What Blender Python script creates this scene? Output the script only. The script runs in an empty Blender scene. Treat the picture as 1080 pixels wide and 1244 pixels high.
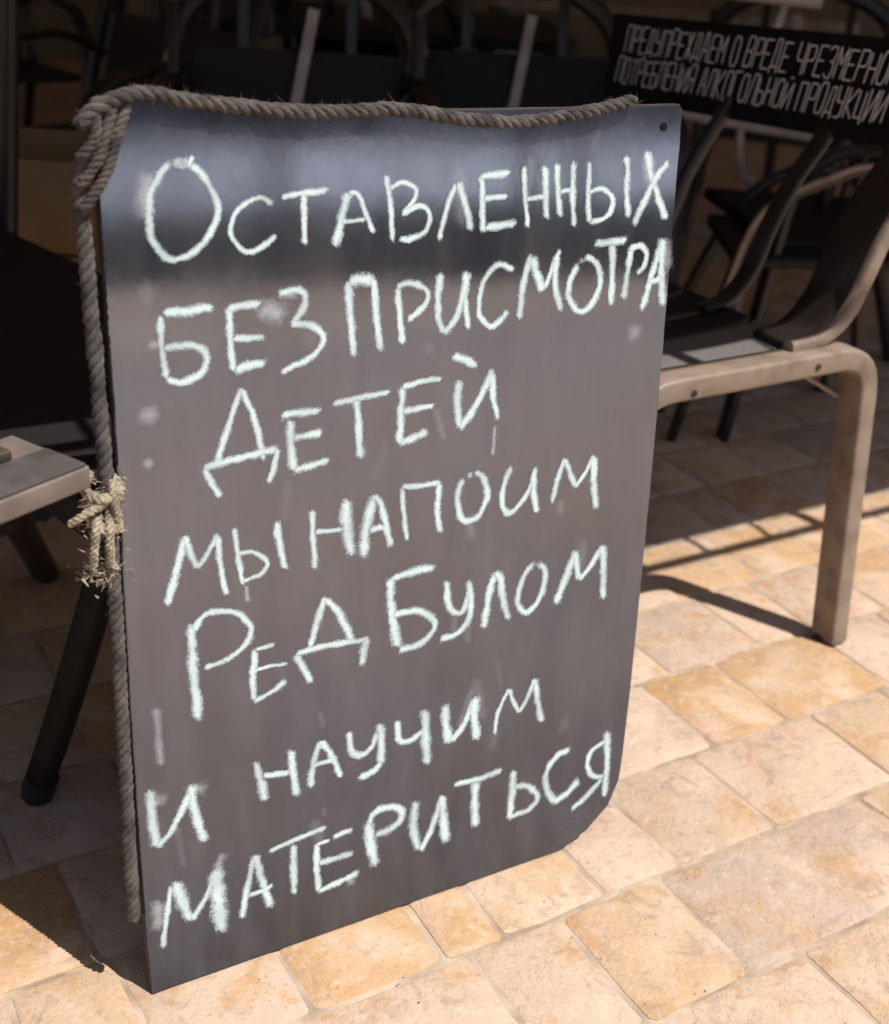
import bpy, math, random, json
from mathutils import Vector, Matrix, noise
rnd = random.Random(7)
scene = bpy.context.scene
C = scene.collection

# ------------------------------------------------------------ camera, sky, sun, exposure
CAM_H = 1.05
PITCH = math.radians(26.05); ROLL = math.radians(4.5)
cam_data = bpy.data.cameras.new('camera')
cam = bpy.data.objects.new('camera', cam_data); C.objects.link(cam)
cam_data.sensor_fit = 'VERTICAL'; cam_data.sensor_height = 36.0; cam_data.sensor_width = 31.25
cam_data.lens = 36.0*1546/1244
cam_data.clip_start = 0.05; cam_data.clip_end = 400
cam_data.dof.use_dof = True; cam_data.dof.focus_distance = 1.28; cam_data.dof.aperture_fstop = 4.5
fw = Vector((0, math.cos(PITCH), -math.sin(PITCH)))
rt0 = Vector((1, 0, 0)); up0 = rt0.cross(fw)
rt = math.cos(ROLL)*rt0 + math.sin(ROLL)*up0
up = -math.sin(ROLL)*rt0 + math.cos(ROLL)*up0
m = Matrix((rt, up, -fw)).transposed().to_4x4(); m.translation = Vector((0, 0, CAM_H))
cam.matrix_world = m
scene.camera = cam

SUN_EL = math.radians(62); SUN_AZ = math.radians(-28)      # azimuth from +X
L = Vector((math.cos(SUN_EL)*math.cos(SUN_AZ), math.cos(SUN_EL)*math.sin(SUN_AZ), math.sin(SUN_EL)))
world = bpy.data.worlds.new('World'); scene.world = world; world.use_nodes = True
wn = world.node_tree.nodes; wl = world.node_tree.links
sky = wn.new('ShaderNodeTexSky'); sky.sky_type = 'NISHITA'; sky.sun_disc = False
sky.sun_elevation = SUN_EL; sky.sun_rotation = math.atan2(L.x, L.y)
wl.new(sky.outputs[0], wn['Background'].inputs[0]); wn['Background'].inputs[1].default_value = 0.085
sun_data = bpy.data.lights.new('sun', 'SUN'); sun_data.energy = 5.0; sun_data.angle = math.radians(0.4); sun_data.color = (1, .955, .90)
sun = bpy.data.objects.new('sun', sun_data); C.objects.link(sun); sun.rotation_euler = L.to_track_quat('Z', 'Y').to_euler(); sun.location = (3, -2, 6)
vs = scene.view_settings; vs.view_transform = 'Standard'; vs.look = 'None'; vs.gamma = 1; vs.exposure = 0.16; vs.use_curve_mapping = False
scene.render.engine = 'CYCLES'

# ------------------------------------------------------------ materials
def mat(name, col, rough=.6, metal=0., noise_scale=None, col2=None, bump=0., bump_scale=200., spec=.5, detail=6., rough2=None, lo=.35, hi=.65):
    m = bpy.data.materials.new(name); m.use_nodes = True
    nt = m.node_tree; n = nt.nodes; b = n['Principled BSDF']
    b.inputs['Base Color'].default_value = (*col, 1); b.inputs['Roughness'].default_value = rough; b.inputs['Metallic'].default_value = metal
    b.inputs['Specular IOR Level'].default_value = spec
    tc = n.new('ShaderNodeTexCoord')
    if noise_scale:
        t = n.new('ShaderNodeTexNoise'); t.inputs['Scale'].default_value = noise_scale; t.inputs['Detail'].default_value = detail
        nt.links.new(tc.outputs['Object'], t.inputs['Vector'])
        r = n.new('ShaderNodeValToRGB'); r.color_ramp.elements[0].position = lo; r.color_ramp.elements[1].position = hi
        r.color_ramp.elements[0].color = (*col, 1); r.color_ramp.elements[1].color = (*(col2 or col), 1)
        nt.links.new(t.outputs['Fac'], r.inputs['Fac']); nt.links.new(r.outputs['Color'], b.inputs['Base Color'])
        if rough2 is not None:
            mr = n.new('ShaderNodeMapRange'); mr.inputs['From Min'].default_value = lo; mr.inputs['From Max'].default_value = hi
            mr.inputs['To Min'].default_value = rough; mr.inputs['To Max'].default_value = rough2
            nt.links.new(t.outputs['Fac'], mr.inputs['Value']); nt.links.new(mr.outputs['Result'], b.inputs['Roughness'])
    if bump:
        t2 = n.new('ShaderNodeTexNoise'); t2.inputs['Scale'].default_value = bump_scale; t2.inputs['Detail'].default_value = 4
        nt.links.new(tc.outputs['Object'], t2.inputs['Vector'])
        bp = n.new('ShaderNodeBump'); bp.inputs['Strength'].default_value = bump; bp.inputs['Distance'].default_value = .002
        nt.links.new(t2.outputs['Fac'], bp.inputs['Height']); nt.links.new(bp.outputs['Normal'], b.inputs['Normal'])
    return m

def stone_material():
    m = bpy.data.materials.new('sandstone'); m.use_nodes = True
    nt = m.node_tree; n = nt.nodes; l = nt.links; b = n['Principled BSDF']
    g = n.new('ShaderNodeNewGeometry'); at = n.new('ShaderNodeAttribute'); at.attribute_name = 'tone'
    sep = n.new('ShaderNodeSeparateColor'); l.new(at.outputs['Color'], sep.inputs[0])
    # each stone samples its own place of the noise: shift by its tone
    sh = n.new('ShaderNodeVectorMath'); sh.operation = 'SCALE'; sh.inputs['Scale'].default_value = 7.3; l.new(at.outputs['Color'], sh.inputs[0])
    ad = n.new('ShaderNodeVectorMath'); ad.operation = 'ADD'; l.new(g.outputs['Position'], ad.inputs[0]); l.new(sh.outputs[0], ad.inputs[1])
    def N(scale, detail=6, rough=.6, dist=0):
        t = n.new('ShaderNodeTexNoise'); t.inputs['Scale'].default_value = scale; t.inputs['Detail'].default_value = detail
        t.inputs['Roughness'].default_value = rough; t.inputs['Distortion'].default_value = dist; l.new(ad.outputs[0], t.inputs['Vector']); return t.outputs['Fac']
    base = n.new('ShaderNodeValToRGB'); cr = base.color_ramp; cr.interpolation = 'LINEAR'
    cols = [(0, (.62, .45, .33)), (.30, (.56, .41, .30)), (.5, (.50, .37, .29)), (.66, (.60, .44, .31)), (.84, (.54, .36, .21)), (1, (.52, .31, .15))]
    cr.elements[0].position = 0; cr.elements[0].color = (*cols[0][1], 1); cr.elements[1].position = 1; cr.elements[1].color = (*cols[-1][1], 1)
    for p, c in cols[1:-1]:
        e = cr.elements.new(p); e.color = (*c, 1)
    l.new(sep.outputs[0], base.inputs['Fac'])
    def mixc(fac, a, bcol, lo, hi, amt=1.):
        mr = n.new('ShaderNodeMapRange'); mr.inputs['From Min'].default_value = lo; mr.inputs['From Max'].default_value = hi; mr.inputs['To Max'].default_value = amt
        l.new(fac, mr.inputs['Value'])
        mx = n.new('ShaderNodeMix'); mx.data_type = 'RGBA'; l.new(mr.outputs['Result'], mx.inputs[0]); l.new(a, mx.inputs[6])
        if isinstance(bcol, tuple): mx.inputs[7].default_value = (*bcol, 1)
        else: l.new(bcol, mx.inputs[7])
        return mx.outputs[2]
    c = mixc(N(13, 5, .6, .6), base.outputs['Color'], (.50, .29, .13), .52, .66, .8)      # ochre clouds
    c = mixc(N(9, 4, .5, .3), c, (.66, .50, .38), .50, .66, .7)                      # pale clouds
    c = mixc(N(30, 6, .7, 1.), c, (.36, .25, .19), .52, .68, .7)                        # brownish veins
    c = mixc(N(55, 6, .75), c, (.68, .53, .41), .53, .68, .6)
    c = mixc(N(210, 4, .7), c, (.22, .15, .11), .57, .72, .55)                        # specks
    l.new(c, b.inputs['Base Color']); b.inputs['Roughness'].default_value = .78; b.inputs['Specular IOR Level'].default_value = .25
    h1 = N(26, 8, .7, .4); h2 = N(160, 5, .7)
    ma = n.new('ShaderNodeMath'); ma.operation = 'MULTIPLY_ADD'; ma.inputs[1].default_value = .25; l.new(h2, ma.inputs[0]); l.new(h1, ma.inputs[2])
    bp = n.new('ShaderNodeBump'); bp.inputs['Strength'].default_value = .8; bp.inputs['Distance'].default_value = .007
    l.new(ma.outputs[0], bp.inputs['Height']); l.new(bp.outputs['Normal'], b.inputs['Normal'])
    return m
M_STONE = stone_material()
M_GROUT = mat('sandy_joint', (.54, .42, .31), .9, noise_scale=18, col2=(.30, .22, .155), bump=.5, bump_scale=300)

def ground_material():
    m = bpy.data.materials.new('ground_paving'); m.use_nodes = True
    nt = m.node_tree; n = nt.nodes; l = nt.links; b = n['Principled BSDF']
    g = n.new('ShaderNodeNewGeometry'); mp = n.new('ShaderNodeMapping'); mp.vector_type = 'TEXTURE'; mp.inputs['Rotation'].default_value = (0, 0, math.radians(33)); l.new(g.outputs['Position'], mp.inputs['Vector'])
    br = n.new('ShaderNodeTexBrick'); br.inputs['Scale'].default_value = 1; br.inputs['Brick Width'].default_value = .17; br.inputs['Row Height'].default_value = .17
    br.inputs['Mortar Size'].default_value = .004; br.inputs['Color1'].default_value = (.56, .41, .28, 1); br.inputs['Color2'].default_value = (.48, .31, .17, 1); br.inputs['Mortar'].default_value = (.42, .32, .22, 1)
    l.new(mp.outputs[0], br.inputs['Vector'])
    t = n.new('ShaderNodeTexNoise'); t.inputs['Scale'].default_value = 6; t.inputs['Detail'].default_value = 8; l.new(g.outputs['Position'], t.inputs['Vector'])
    mx = n.new('ShaderNodeMix'); mx.data_type = 'RGBA'; mx.blend_type = 'OVERLAY'; mx.inputs[0].default_value = .35; l.new(br.outputs['Color'], mx.inputs[6]); l.new(t.outputs['Fac'], mx.inputs[7])
    l.new(mx.outputs[2], b.inputs['Base Color']); b.inputs['Roughness'].default_value = .85
    return m
M_GROUND = ground_material()

def board_material():
    m = bpy.data.materials.new('black_board_lacquer'); m.use_nodes = True
    nt = m.node_tree; n = nt.nodes; l = nt.links; b = n['Principled BSDF']
    tc = n.new('ShaderNodeTexCoord')
    def N(scale, detail=6, rough=.6, stretch=(1, 1, 1)):
        mp = n.new('ShaderNodeMapping'); mp.inputs['Scale'].default_value = stretch; l.new(tc.outputs['Object'], mp.inputs['Vector'])
        t = n.new('ShaderNodeTexNoise'); t.inputs['Scale'].default_value = scale; t.inputs['Detail'].default_value = detail; t.inputs['Roughness'].default_value = rough
        l.new(mp.outputs[0], t.inputs['Vector']); return t.outputs['Fac']
    r = n.new('ShaderNodeValToRGB'); r.color_ramp.elements[0].position = .3; r.color_ramp.elements[0].color = (.026, .029, .037, 1)
    r.color_ramp.elements[1].position = .75; r.color_ramp.elements[1].color = (.040, .039, .048, 1)
    l.new(N(4.5, 7, .62, (1, 1, .55)), r.inputs['Fac'])
    # chalk dust wiped over the face, in vertical streaks
    mr = n.new('ShaderNodeMapRange'); mr.inputs['From Min'].default_value = .42; mr.inputs['From Max'].default_value = .78; mr.inputs['To Max'].default_value = .085
    l.new(N(26, 6, .65, (1, 1, .16)), mr.inputs['Value'])
    mx = n.new('ShaderNodeMix'); mx.data_type = 'RGBA'; l.new(mr.outputs['Result'], mx.inputs[0]); l.new(r.outputs['Color'], mx.inputs[6]); mx.inputs[7].default_value = (.45, .43, .44, 1)
    l.new(mx.outputs[2], b.inputs['Base Color'])
    mr2 = n.new('ShaderNodeMapRange'); mr2.inputs['From Min'].default_value = .35; mr2.inputs['From Max'].default_value = .7; mr2.inputs['To Min'].default_value = .065; mr2.inputs['To Max'].default_value = .13
    l.new(N(7, 7, .65), mr2.inputs['Value']); RGH = mr2
    b.inputs['IOR'].default_value = BOARD_IOR; b.inputs['Specular Tint'].default_value = (.66, .73, .93, 1)
    # specular drops and roughness rises towards the foot of the board, broken by noise
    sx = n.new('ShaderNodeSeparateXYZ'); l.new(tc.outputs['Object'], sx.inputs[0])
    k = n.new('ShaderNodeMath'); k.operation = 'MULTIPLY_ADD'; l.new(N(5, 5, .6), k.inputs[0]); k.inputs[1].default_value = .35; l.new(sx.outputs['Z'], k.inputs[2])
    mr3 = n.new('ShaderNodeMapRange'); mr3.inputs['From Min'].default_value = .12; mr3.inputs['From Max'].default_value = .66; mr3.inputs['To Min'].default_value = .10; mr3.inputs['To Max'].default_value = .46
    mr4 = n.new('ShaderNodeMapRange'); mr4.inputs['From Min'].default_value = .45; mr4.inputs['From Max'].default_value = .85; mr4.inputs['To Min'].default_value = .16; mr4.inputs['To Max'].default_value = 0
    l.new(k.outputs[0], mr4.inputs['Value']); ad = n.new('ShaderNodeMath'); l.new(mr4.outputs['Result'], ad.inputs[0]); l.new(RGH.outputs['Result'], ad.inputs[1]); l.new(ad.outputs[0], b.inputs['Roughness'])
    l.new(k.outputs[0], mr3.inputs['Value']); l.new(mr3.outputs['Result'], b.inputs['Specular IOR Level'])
    bp = n.new('ShaderNodeBump'); bp.inputs['Strength'].default_value = .03; bp.inputs['Distance'].default_value = .002
    l.new(N(38, 6, .6, (1, 1, .5)), bp.inputs['Height']); l.new(bp.outputs['Normal'], b.inputs['Normal'])
    return m
BOARD_IOR = 3.6
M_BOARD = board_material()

def chalk_material(name, opacity, col, hard):
    m = bpy.data.materials.new(name); m.use_nodes = True
    nt = m.node_tree; n = nt.nodes; l = nt.links; b = n['Principled BSDF']; out = n['Material Output']
    b.inputs['Base Color'].default_value = (*col, 1); b.inputs['Roughness'].default_value = 1; b.inputs['Specular IOR Level'].default_value = 0
    at = n.new('ShaderNodeAttribute'); at.attribute_name = 'across'       # R: 0 middle .. 1 edge, G: density
    sep = n.new('ShaderNodeSeparateColor'); l.new(at.outputs['Color'], sep.inputs[0])
    tc = n.new('ShaderNodeTexCoord')
    def N(scale, detail=3):
        t = n.new('ShaderNodeTexNoise'); t.inputs['Scale'].default_value = scale; t.inputs['Detail'].default_value = detail; t.inputs['Roughness'].default_value = .7
        l.new(tc.outputs['Object'], t.inputs['Vector']); return t.outputs['Fac']
    def math_(op, a, c):
        k = n.new('ShaderNodeMath'); k.operation = op
        for i, v in enumerate((a, c)):
            if isinstance(v, (int, float)): k.inputs[i].default_value = v
            else: l.new(v, k.inputs[i])
        return k.outputs[0]
    e = math_('SUBTRACT', 1.0, sep.outputs[0])                      # 1 middle .. 0 edge
    g = math_('MULTIPLY', math_('SUBTRACT', N(620), .5), 1.9)
    g2 = math_('MULTIPLY', math_('SUBTRACT', N(110), .5), 1.5)
    s = math_('ADD', math_('ADD', math_('MULTIPLY', e, 1.9), g), g2)
    mr = n.new('ShaderNodeMapRange'); mr.inputs['From Min'].default_value = .45; mr.inputs['From Max'].default_value = .45+hard; mr.inputs['To Max'].default_value = opacity
    l.new(s, mr.inputs['Value'])
    a = math_('MULTIPLY', mr.outputs['Result'], sep.outputs[1])
    tr = n.new('ShaderNodeBsdfTransparent'); mx = n.new('ShaderNodeMixShader')
    l.new(a, mx.inputs[0]); l.new(tr.outputs[0], mx.inputs[1]); l.new(b.outputs[0], mx.inputs[2]); l.new(mx.outputs[0], out.inputs['Surface'])
    return m
M_CHALK = chalk_material('white_chalk', .94, (.62, .75, .755), 1.05)
M_SMEAR = chalk_material('smeared_chalk', .45, (.78, .80, .84), 1.3)
M_ROPE = mat('hemp_rope', (.13, .11, .097), .95, noise_scale=55, col2=(.045, .039, .038), bump=1., bump_scale=700)
M_ROPE_PALE = mat('pale_hemp_fibre', (.46, .40, .29), .9, noise_scale=90, col2=(.20, .165, .11), bump=.6, bump_scale=800)
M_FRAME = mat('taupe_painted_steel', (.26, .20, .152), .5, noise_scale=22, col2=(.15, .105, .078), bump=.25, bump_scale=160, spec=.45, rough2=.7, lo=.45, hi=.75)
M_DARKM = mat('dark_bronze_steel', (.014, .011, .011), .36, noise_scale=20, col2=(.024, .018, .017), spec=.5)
M_DULL = mat('dull_taupe_steel', (.20, .16, .135), .55, noise_scale=25, col2=(.14, .11, .092), bump=.2, bump_scale=160, spec=.4)
M_LEGD = mat('matt_black_steel', (.008, .007, .007), .75, noise_scale=30, col2=(.014, .011, .010), spec=.2)
M_SLATB = mat('brown_armrest_wood', (.085, .06, .045), .6, noise_scale=30, col2=(.05, .035, .028))
M_SLATG = mat('grey_armrest_wood', (.085, .075, .072), .7, noise_scale=40, col2=(.055, .048, .047))
M_PALETOP = mat('pale_grey_laminate', (.48, .43, .40), .5, noise_scale=15, col2=(.34, .30, .28))
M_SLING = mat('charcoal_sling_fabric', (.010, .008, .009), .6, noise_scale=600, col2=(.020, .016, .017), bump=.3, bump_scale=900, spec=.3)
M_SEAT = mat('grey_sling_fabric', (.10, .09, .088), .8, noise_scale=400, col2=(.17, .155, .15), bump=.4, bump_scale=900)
M_WOOD = mat('worn_brown_wood', (.30, .21, .14), .6, noise_scale=9, col2=(.38, .28, .19))
M_OCHRE = mat('ochre_plywood', (.32, .20, .085), .6, noise_scale=6, col2=(.24, .145, .06))
M_SIGN = mat('black_sign_paint', (.006, .005, .006), .7, noise_scale=30, col2=(.010, .009, .010), spec=.15)
M_SIGNTXT = mat('white_marker_paint', (.85, .83, .85), .7, noise_scale=200, col2=(.62, .60, .63))
M_AWN = mat('brown_awning_canvas', (.42, .33, .26), .9, noise_scale=12, col2=(.34, .27, .21))
M_WALL = mat('shaded_plaster', (.46, .38, .34), .9, noise_scale=2.5, col2=(.34, .28, .25))
M_PLINTH = mat('olive_painted_boards', (.16, .15, .10), .8, noise_scale=5, col2=(.26, .20, .14))
M_LEAF = mat('hedge_leaves', (.035, .055, .02), .6, noise_scale=18, col2=(.06, .085, .035))
M_RUBBER = mat('black_rubber', (.012, .012, .012), .6)
M_EDGE = mat('raw_board_edge', (.035, .028, .026), .8, noise_scale=60, col2=(.09, .07, .055))

# ------------------------------------------------------------ helpers
def tagset(o, label=None, cat=None, group=None, kind=None):
    if label: o['label'] = label
    if cat: o['category'] = cat
    if group: o['group'] = group
    if kind: o['kind'] = kind
    return o
def thing(name, label, cat, loc=(0, 0, 0), rz=0, group=None):
    o = bpy.data.objects.new(name, None); C.objects.link(o); o.empty_display_size = .05
    o.location = loc; o.rotation_euler = (0, 0, rz)
    return tagset(o, label, cat, group)
def origin(p):
    v = Vector((0, 0, 0))
    while p is not None: v += Vector(p.location); p = p.parent
    return v
class G:
    def __init__(s): s.v = []; s.f = []; s.col = []
    def add(s, vs_, fs, col=None):
        b = len(s.v); s.v += [tuple(x) for x in vs_]; s.f += [tuple(b+i for i in f) for f in fs]
        s.col += [col]*len(vs_) if (col is None or isinstance(col, tuple)) else list(col)
    def box(s, lo, hi, M=None):
        x0, y0, z0 = lo; x1, y1, z1 = hi
        vs_ = [Vector(p) for p in ((x0,y0,z0),(x1,y0,z0),(x1,y1,z0),(x0,y1,z0),(x0,y0,z1),(x1,y0,z1),(x1,y1,z1),(x0,y1,z1))]
        if M is not None: vs_ = [M @ p for p in vs_]
        s.add(vs_, [(0,3,2,1),(4,5,6,7),(0,1,5,4),(1,2,6,5),(2,3,7,6),(3,0,4,7)])
    def sweep(s, pts, w, h, side, seg=3, taper=None, round_=.35):
        """rounded-rectangle tube along pts; w along 'side', h in the third direction"""
        pts = [Vector(p) for p in pts]; side = Vector(side).normalized()
        prof = []
        r = min(w, h)*round_
        for cx, cy, a0 in ((w/2-r, h/2-r, 0), (-w/2+r, h/2-r, 90), (-w/2+r, -h/2+r, 180), (w/2-r, -h/2+r, 270)):
            for k in range(seg+1):
                a = math.radians(a0+90*k/seg); prof.append((cx+r*math.cos(a), cy+r*math.sin(a)))
        np_ = len(prof); vs_ = []
        for i, p in enumerate(pts):
            t = (pts[min(i+1, len(pts)-1)]-pts[max(i-1, 0)]).normalized()
            sd = (side - t*side.dot(t)).normalized(); n = t.cross(sd)
            k = 1 if taper is None else taper[i]
            vs_ += [p+sd*(a*k)+n*(b*k) for a, b in prof]
        fs = []
        for i in range(len(pts)-1):
            for j in range(np_):
                a = i*np_+j; b = i*np_+(j+1) % np_
                fs.append((a, b, b+np_, a+np_))
        fs.append(tuple(range(np_-1, -1, -1))); fs.append(tuple((len(pts)-1)*np_+j for j in range(np_)))
        s.add(vs_, fs)
    def tube(s, pts, r, n=8, taper=None):
        pts = [Vector(p) for p in pts]; vs_ = []; nrm = None
        for i, p in enumerate(pts):
            t = (pts[min(i+1, len(pts)-1)]-pts[max(i-1, 0)]).normalized()
            if nrm is None: nrm = t.orthogonal().normalized()
            nrm = (nrm-t*nrm.dot(t)).normalized(); bn = t.cross(nrm); k = r*(1 if taper is None else taper[i])
            vs_ += [p+nrm*(k*math.cos(6.28318*j/n))+bn*(k*math.sin(6.28318*j/n)) for j in range(n)]
        fs = [(i*n+j, i*n+(j+1) % n, (i+1)*n+(j+1) % n, (i+1)*n+j) for i in range(len(pts)-1) for j in range(n)]
        fs += [tuple(range(n-1, -1, -1)), tuple((len(pts)-1)*n+j for j in range(n))]
        s.add(vs_, fs)
    def obj(s, name, material, parent=None, smooth=True, kind=None, attr=None, bevel=0):
        o_ = origin(parent)
        me = bpy.data.meshes.new(name)
        me.from_pydata([(x-o_.x, y-o_.y, z-o_.z) for x, y, z in s.v], [], s.f); me.materials.append(material)
        if attr:
            ca = me.color_attributes.new(attr, 'FLOAT_COLOR', 'POINT')
            flat = []
            for c in s.col: flat += [c[0], c[1], c[2], 1.]
            ca.data.foreach_set('color', flat)
        if smooth:
            me.polygons.foreach_set('use_smooth', [True]*len(me.polygons))
            me.set_sharp_from_angle(angle=math.radians(40))
        me.update()
        o = bpy.data.objects.new(name, me); C.objects.link(o)
        if parent is not None: o.parent = parent
        if kind: o['kind'] = kind
        if bevel:
            b = o.modifiers.new('bevel', 'BEVEL'); b.width = bevel; b.segments = 2; b.limit_method = 'ANGLE'
        return o
def smooth(pts, n=6):
    """Catmull-Rom through the points"""
    P = [Vector(p) for p in pts]; P = [P[0]*2-P[1]]+P+[P[-1]*2-P[-2]]; out = []
    for i in range(1, len(P)-2):
        a, b, c, d = P[i-1:i+3]
        for k in range(n):
            t = k/n; out.append(.5*((2*b)+(c-a)*t+(2*a-5*b+4*c-d)*t*t+(3*b-a-3*c+d)*t**3))
    out.append(P[-2]); return out
def fillet(pts, r, n=5):
    P = [Vector(p) for p in pts]; out = [P[0]]
    for i in range(1, len(P)-1):
        a = (P[i-1]-P[i]); b = (P[i+1]-P[i]); rr = min(r, a.length*.49, b.length*.49)
        s0 = P[i]+a.normalized()*rr; s1 = P[i]+b.normalized()*rr
        for k in range(n+1):
            t = k/n; out.append(s0*(1-t)**2+P[i]*2*t*(1-t)+s1*t*t)
    out.append(P[-1]); return out

# ------------------------------------------------------------ ground and paving
GA = math.radians(33); E1 = Vector((math.cos(GA), math.sin(GA), 0)); E2 = Vector((-math.sin(GA), math.cos(GA), 0))
g = G(); g.add([(-90,-90,-.007),(90,-90,-.007),(90,90,-.007),(-90,90,-.007)], [(0,1,2,3)])
g.obj('ground', M_GROUND, None, smooth=False, kind='structure')
g = G(); 
bed = [E1*a+E2*b+Vector((0, 0, -.0024)) for a, b in ((-4.6,-2.6),(7.4,-2.6),(7.4,6.6),(-4.6,6.6))]
g.add(bed, [(0,1,2,3)])
pavement = g.obj('pavement', M_GROUT, None, smooth=False, kind='structure')
def stone(gm, r0, r1, q0, q1, rg, fine=True):
    gap = .0020+rg.random()*.0014; r0 += gap; r1 -= gap; q0 += gap; q1 -= gap
    cr = .004+.003*rg.random(); h = rg.uniform(-.0006, .0010)
    tilt = (rg.uniform(-.004, .004), rg.uniform(-.004, .004)); ox, oy = rg.random()*50, rg.random()*50
    pts = []
    w, d = r1-r0, q1-q0
    if fine:
        for (ax, ay, bx, by) in ((r0,q0,r1,q0),(r1,q0,r1,q1),(r1,q1,r0,q1),(r0,q1,r0,q0)):
            ln = math.hypot(bx-ax, by-ay); nn = max(3, int(ln/.035))
            for k in range(nn+1):
                t = cr/ln+(1-2*cr/ln)*k/nn; pts.append((ax+(bx-ax)*t, ay+(by-ay)*t))
    else:
        c_ = cr*.5; pts = [(r0+c_,q0),(r1-c_,q0),(r1,q0+c_),(r1,q1-c_),(r1-c_,q1),(r0+c_,q1),(r0,q1-c_),(r0,q0+c_)]
    cx, cy = (r0+r1)/2, (q0+q1)/2
    P = []
    for x, y in pts:
        amp = .0042 if fine else .002
        dx = noise.noise(Vector((x*22+ox, y*22, 1)))*amp; dy = noise.noise(Vector((x*22, y*22+oy, 7)))*amp
        P.append((x+dx, y+dy))
    n = len(P); vs_ = []
    def lvl(inset, z):
        for x, y in P:
            dx, dy = cx-x, cy-y
            ux = (1 if dx > 0 else -1)*min(inset, abs(dx)); uy = (1 if dy > 0 else -1)*min(inset, abs(dy))
            ex = min(abs(x-r0), abs(x-r1)); ey = min(abs(y-q0), abs(y-q1))
            X = x+(ux if ex < inset*2+.004 else 0); Y_ = y+(uy if ey < inset*2+.004 else 0)
            zz = z + (h+tilt[0]*(x-cx)+tilt[1]*(y-cy) if z > -.003 else 0)
            vs_.append(E1*X+E2*Y_+Vector((0, 0, zz)))
    rings = ((0, -.0065), (.0005, -.0018), (.006, .0004)) if fine else ((0, -.0065), (.004, .0004))
    for i_, z_ in rings: lvl(i_, z_)
    fs = []
    for k in range(len(rings)-1):
        fs += [(k*n+j, k*n+(j+1) % n, (k+1)*n+(j+1) % n, (k+1)*n+j) for j in range(n)]
    fs.append(tuple((len(rings)-1)*n+j for j in range(n)))
    tone = rg.random()
    if STONE_TONE.get((round(cx, 2), round(cy, 2))) is not None: tone = STONE_TONE[(round(cx, 2), round(cy, 2))]
    gm.add(vs_, fs, (tone, rg.random(), rg.random()))
STONE_TONE = {}
CUTS = {0: [.17, .28, .44, .60, .675, .82, .935, 1.095, 1.321], -1: [.44, .625, .745, .893, 1.24], -2: [.79, .965], 1: [.267, .46, .62, .79, .95, 1.142, 1.283, 1.5]}
stones = []
for k in range(-17, 31):
    q0 = .845+.17*k; rg = random.Random(100+k)
    known = CUTS.get(k, []); cuts = []
    x = -3.9+rg.random()*.1
    x_end = 7.0
    while x < x_end:
        if known and known[0]-.3 < x < known[-1]:
            if x < known[0]-.10: cuts.append(x)
            cuts += known; x = known[-1]+rg.choice((.15, .17, .2))
            known_done = True; known = []
            continue
        cuts.append(x); x += rg.choice((.09, .12, .15, .16, .17, .19, .23))
    cuts = sorted(cuts); cc = [cuts[0]]
    for c_ in cuts[1:]:
        if c_-cc[-1] > .06: cc.append(c_)
    for a, b in zip(cc, cc[1:]):
        p = E1*((a+b)/2)+E2*(q0+.085)
        # is it in view?
        v = p-Vector((0, 0, CAM_H)); z = v.dot(fw); sx = v.dot(rt)/z*1546+540 if z > .1 else 9e9; sy = 622-v.dot(up)/z*1546 if z > .1 else 9e9
        vis = -90 < sx < 1170 and -40 < sy < 1340
        hid = 200 < sx < 730 and 190 < sy < 1000                  # wholly behind the board
        stones.append((0 if vis and not hid else 1, p.length, a, b, q0, q0+.17))
stones.sort()
rest = G()
for i, (nv, dist, a, b, q0, q1) in enumerate(stones):
    rg = random.Random(int(a*1000)*7919+int(q0*1000))
    if i < 290:
        gm = G(); stone(gm, a, b, q0, q1, rg, True)
        gm.obj('paving_stone', M_STONE, pavement, attr='tone')
    else: stone(rest, a, b, q0, q1, rg, False)
rest.obj('paving_stones', M_STONE, pavement, attr='tone', kind='stuff')

rg = random.Random(77); M_GRIT = mat('sandstone_grit', (.34, .25, .18), .9, noise_scale=60, col2=(.16, .11, .08))
g = G()
for i in range(900):
    k = rg.choice(range(-3, 5)); 
    if rg.random() < .6: r_, q_ = rg.uniform(-.2, 2.2), .845+.17*k+rg.gauss(0, .004)
    else: r_, q_ = rg.uniform(-.2, 2.2), rg.uniform(.3, 1.6)
    c_ = E1*r_+E2*q_; s_ = rg.uniform(.0006, .0022); z_ = .0015
    g.add([c_+Vector((rg.uniform(-s_, s_), rg.uniform(-s_, s_), z_+dz)) for dz in (-s_*.6, -s_*.2, s_*.2, s_*.9)], [(0,1,2),(0,2,3),(0,3,1),(1,3,2)])
g.obj('grit', M_GRIT, pavement, smooth=False, kind='stuff')

# ------------------------------------------------------------ awning over the cafe, laced to its front rail
AW_Z = 1.8; QA = 1.530-.4655*AW_Z; QB = 1.464-.4655*AW_Z
aw = thing('awning', 'large dark brown canvas awning on thin posts shading the back of the terrace', 'awning', tuple(E2*QA+Vector((0, 0, 0))))
g = G(); n_ = 24
for lay, dz in ((0, 0), (1, .012)):
    pass
top = [E1*(-7+20*i/n_)+E2*QA+Vector((0, 0, AW_Z+.004*math.sin(i*1.7))) for i in range(n_+1)]
vs_ = []
for p in top: vs_ += [p, p+E2*8.6+Vector((0, 0, .9)), p+Vector((0, 0, .008)), p+E2*8.6+Vector((0, 0, .908))]
fs = []
for i in range(n_):
    a = i*4; b = a+4; fs += [(a, a+1, b+1, b), (a+2, b+2, b+3, a+3), (a, b, b+2, a+2), (a+1, a+3, b+3, b+1)]
g.add(vs_, fs); g.obj('canopy', M_AWN, aw)
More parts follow.
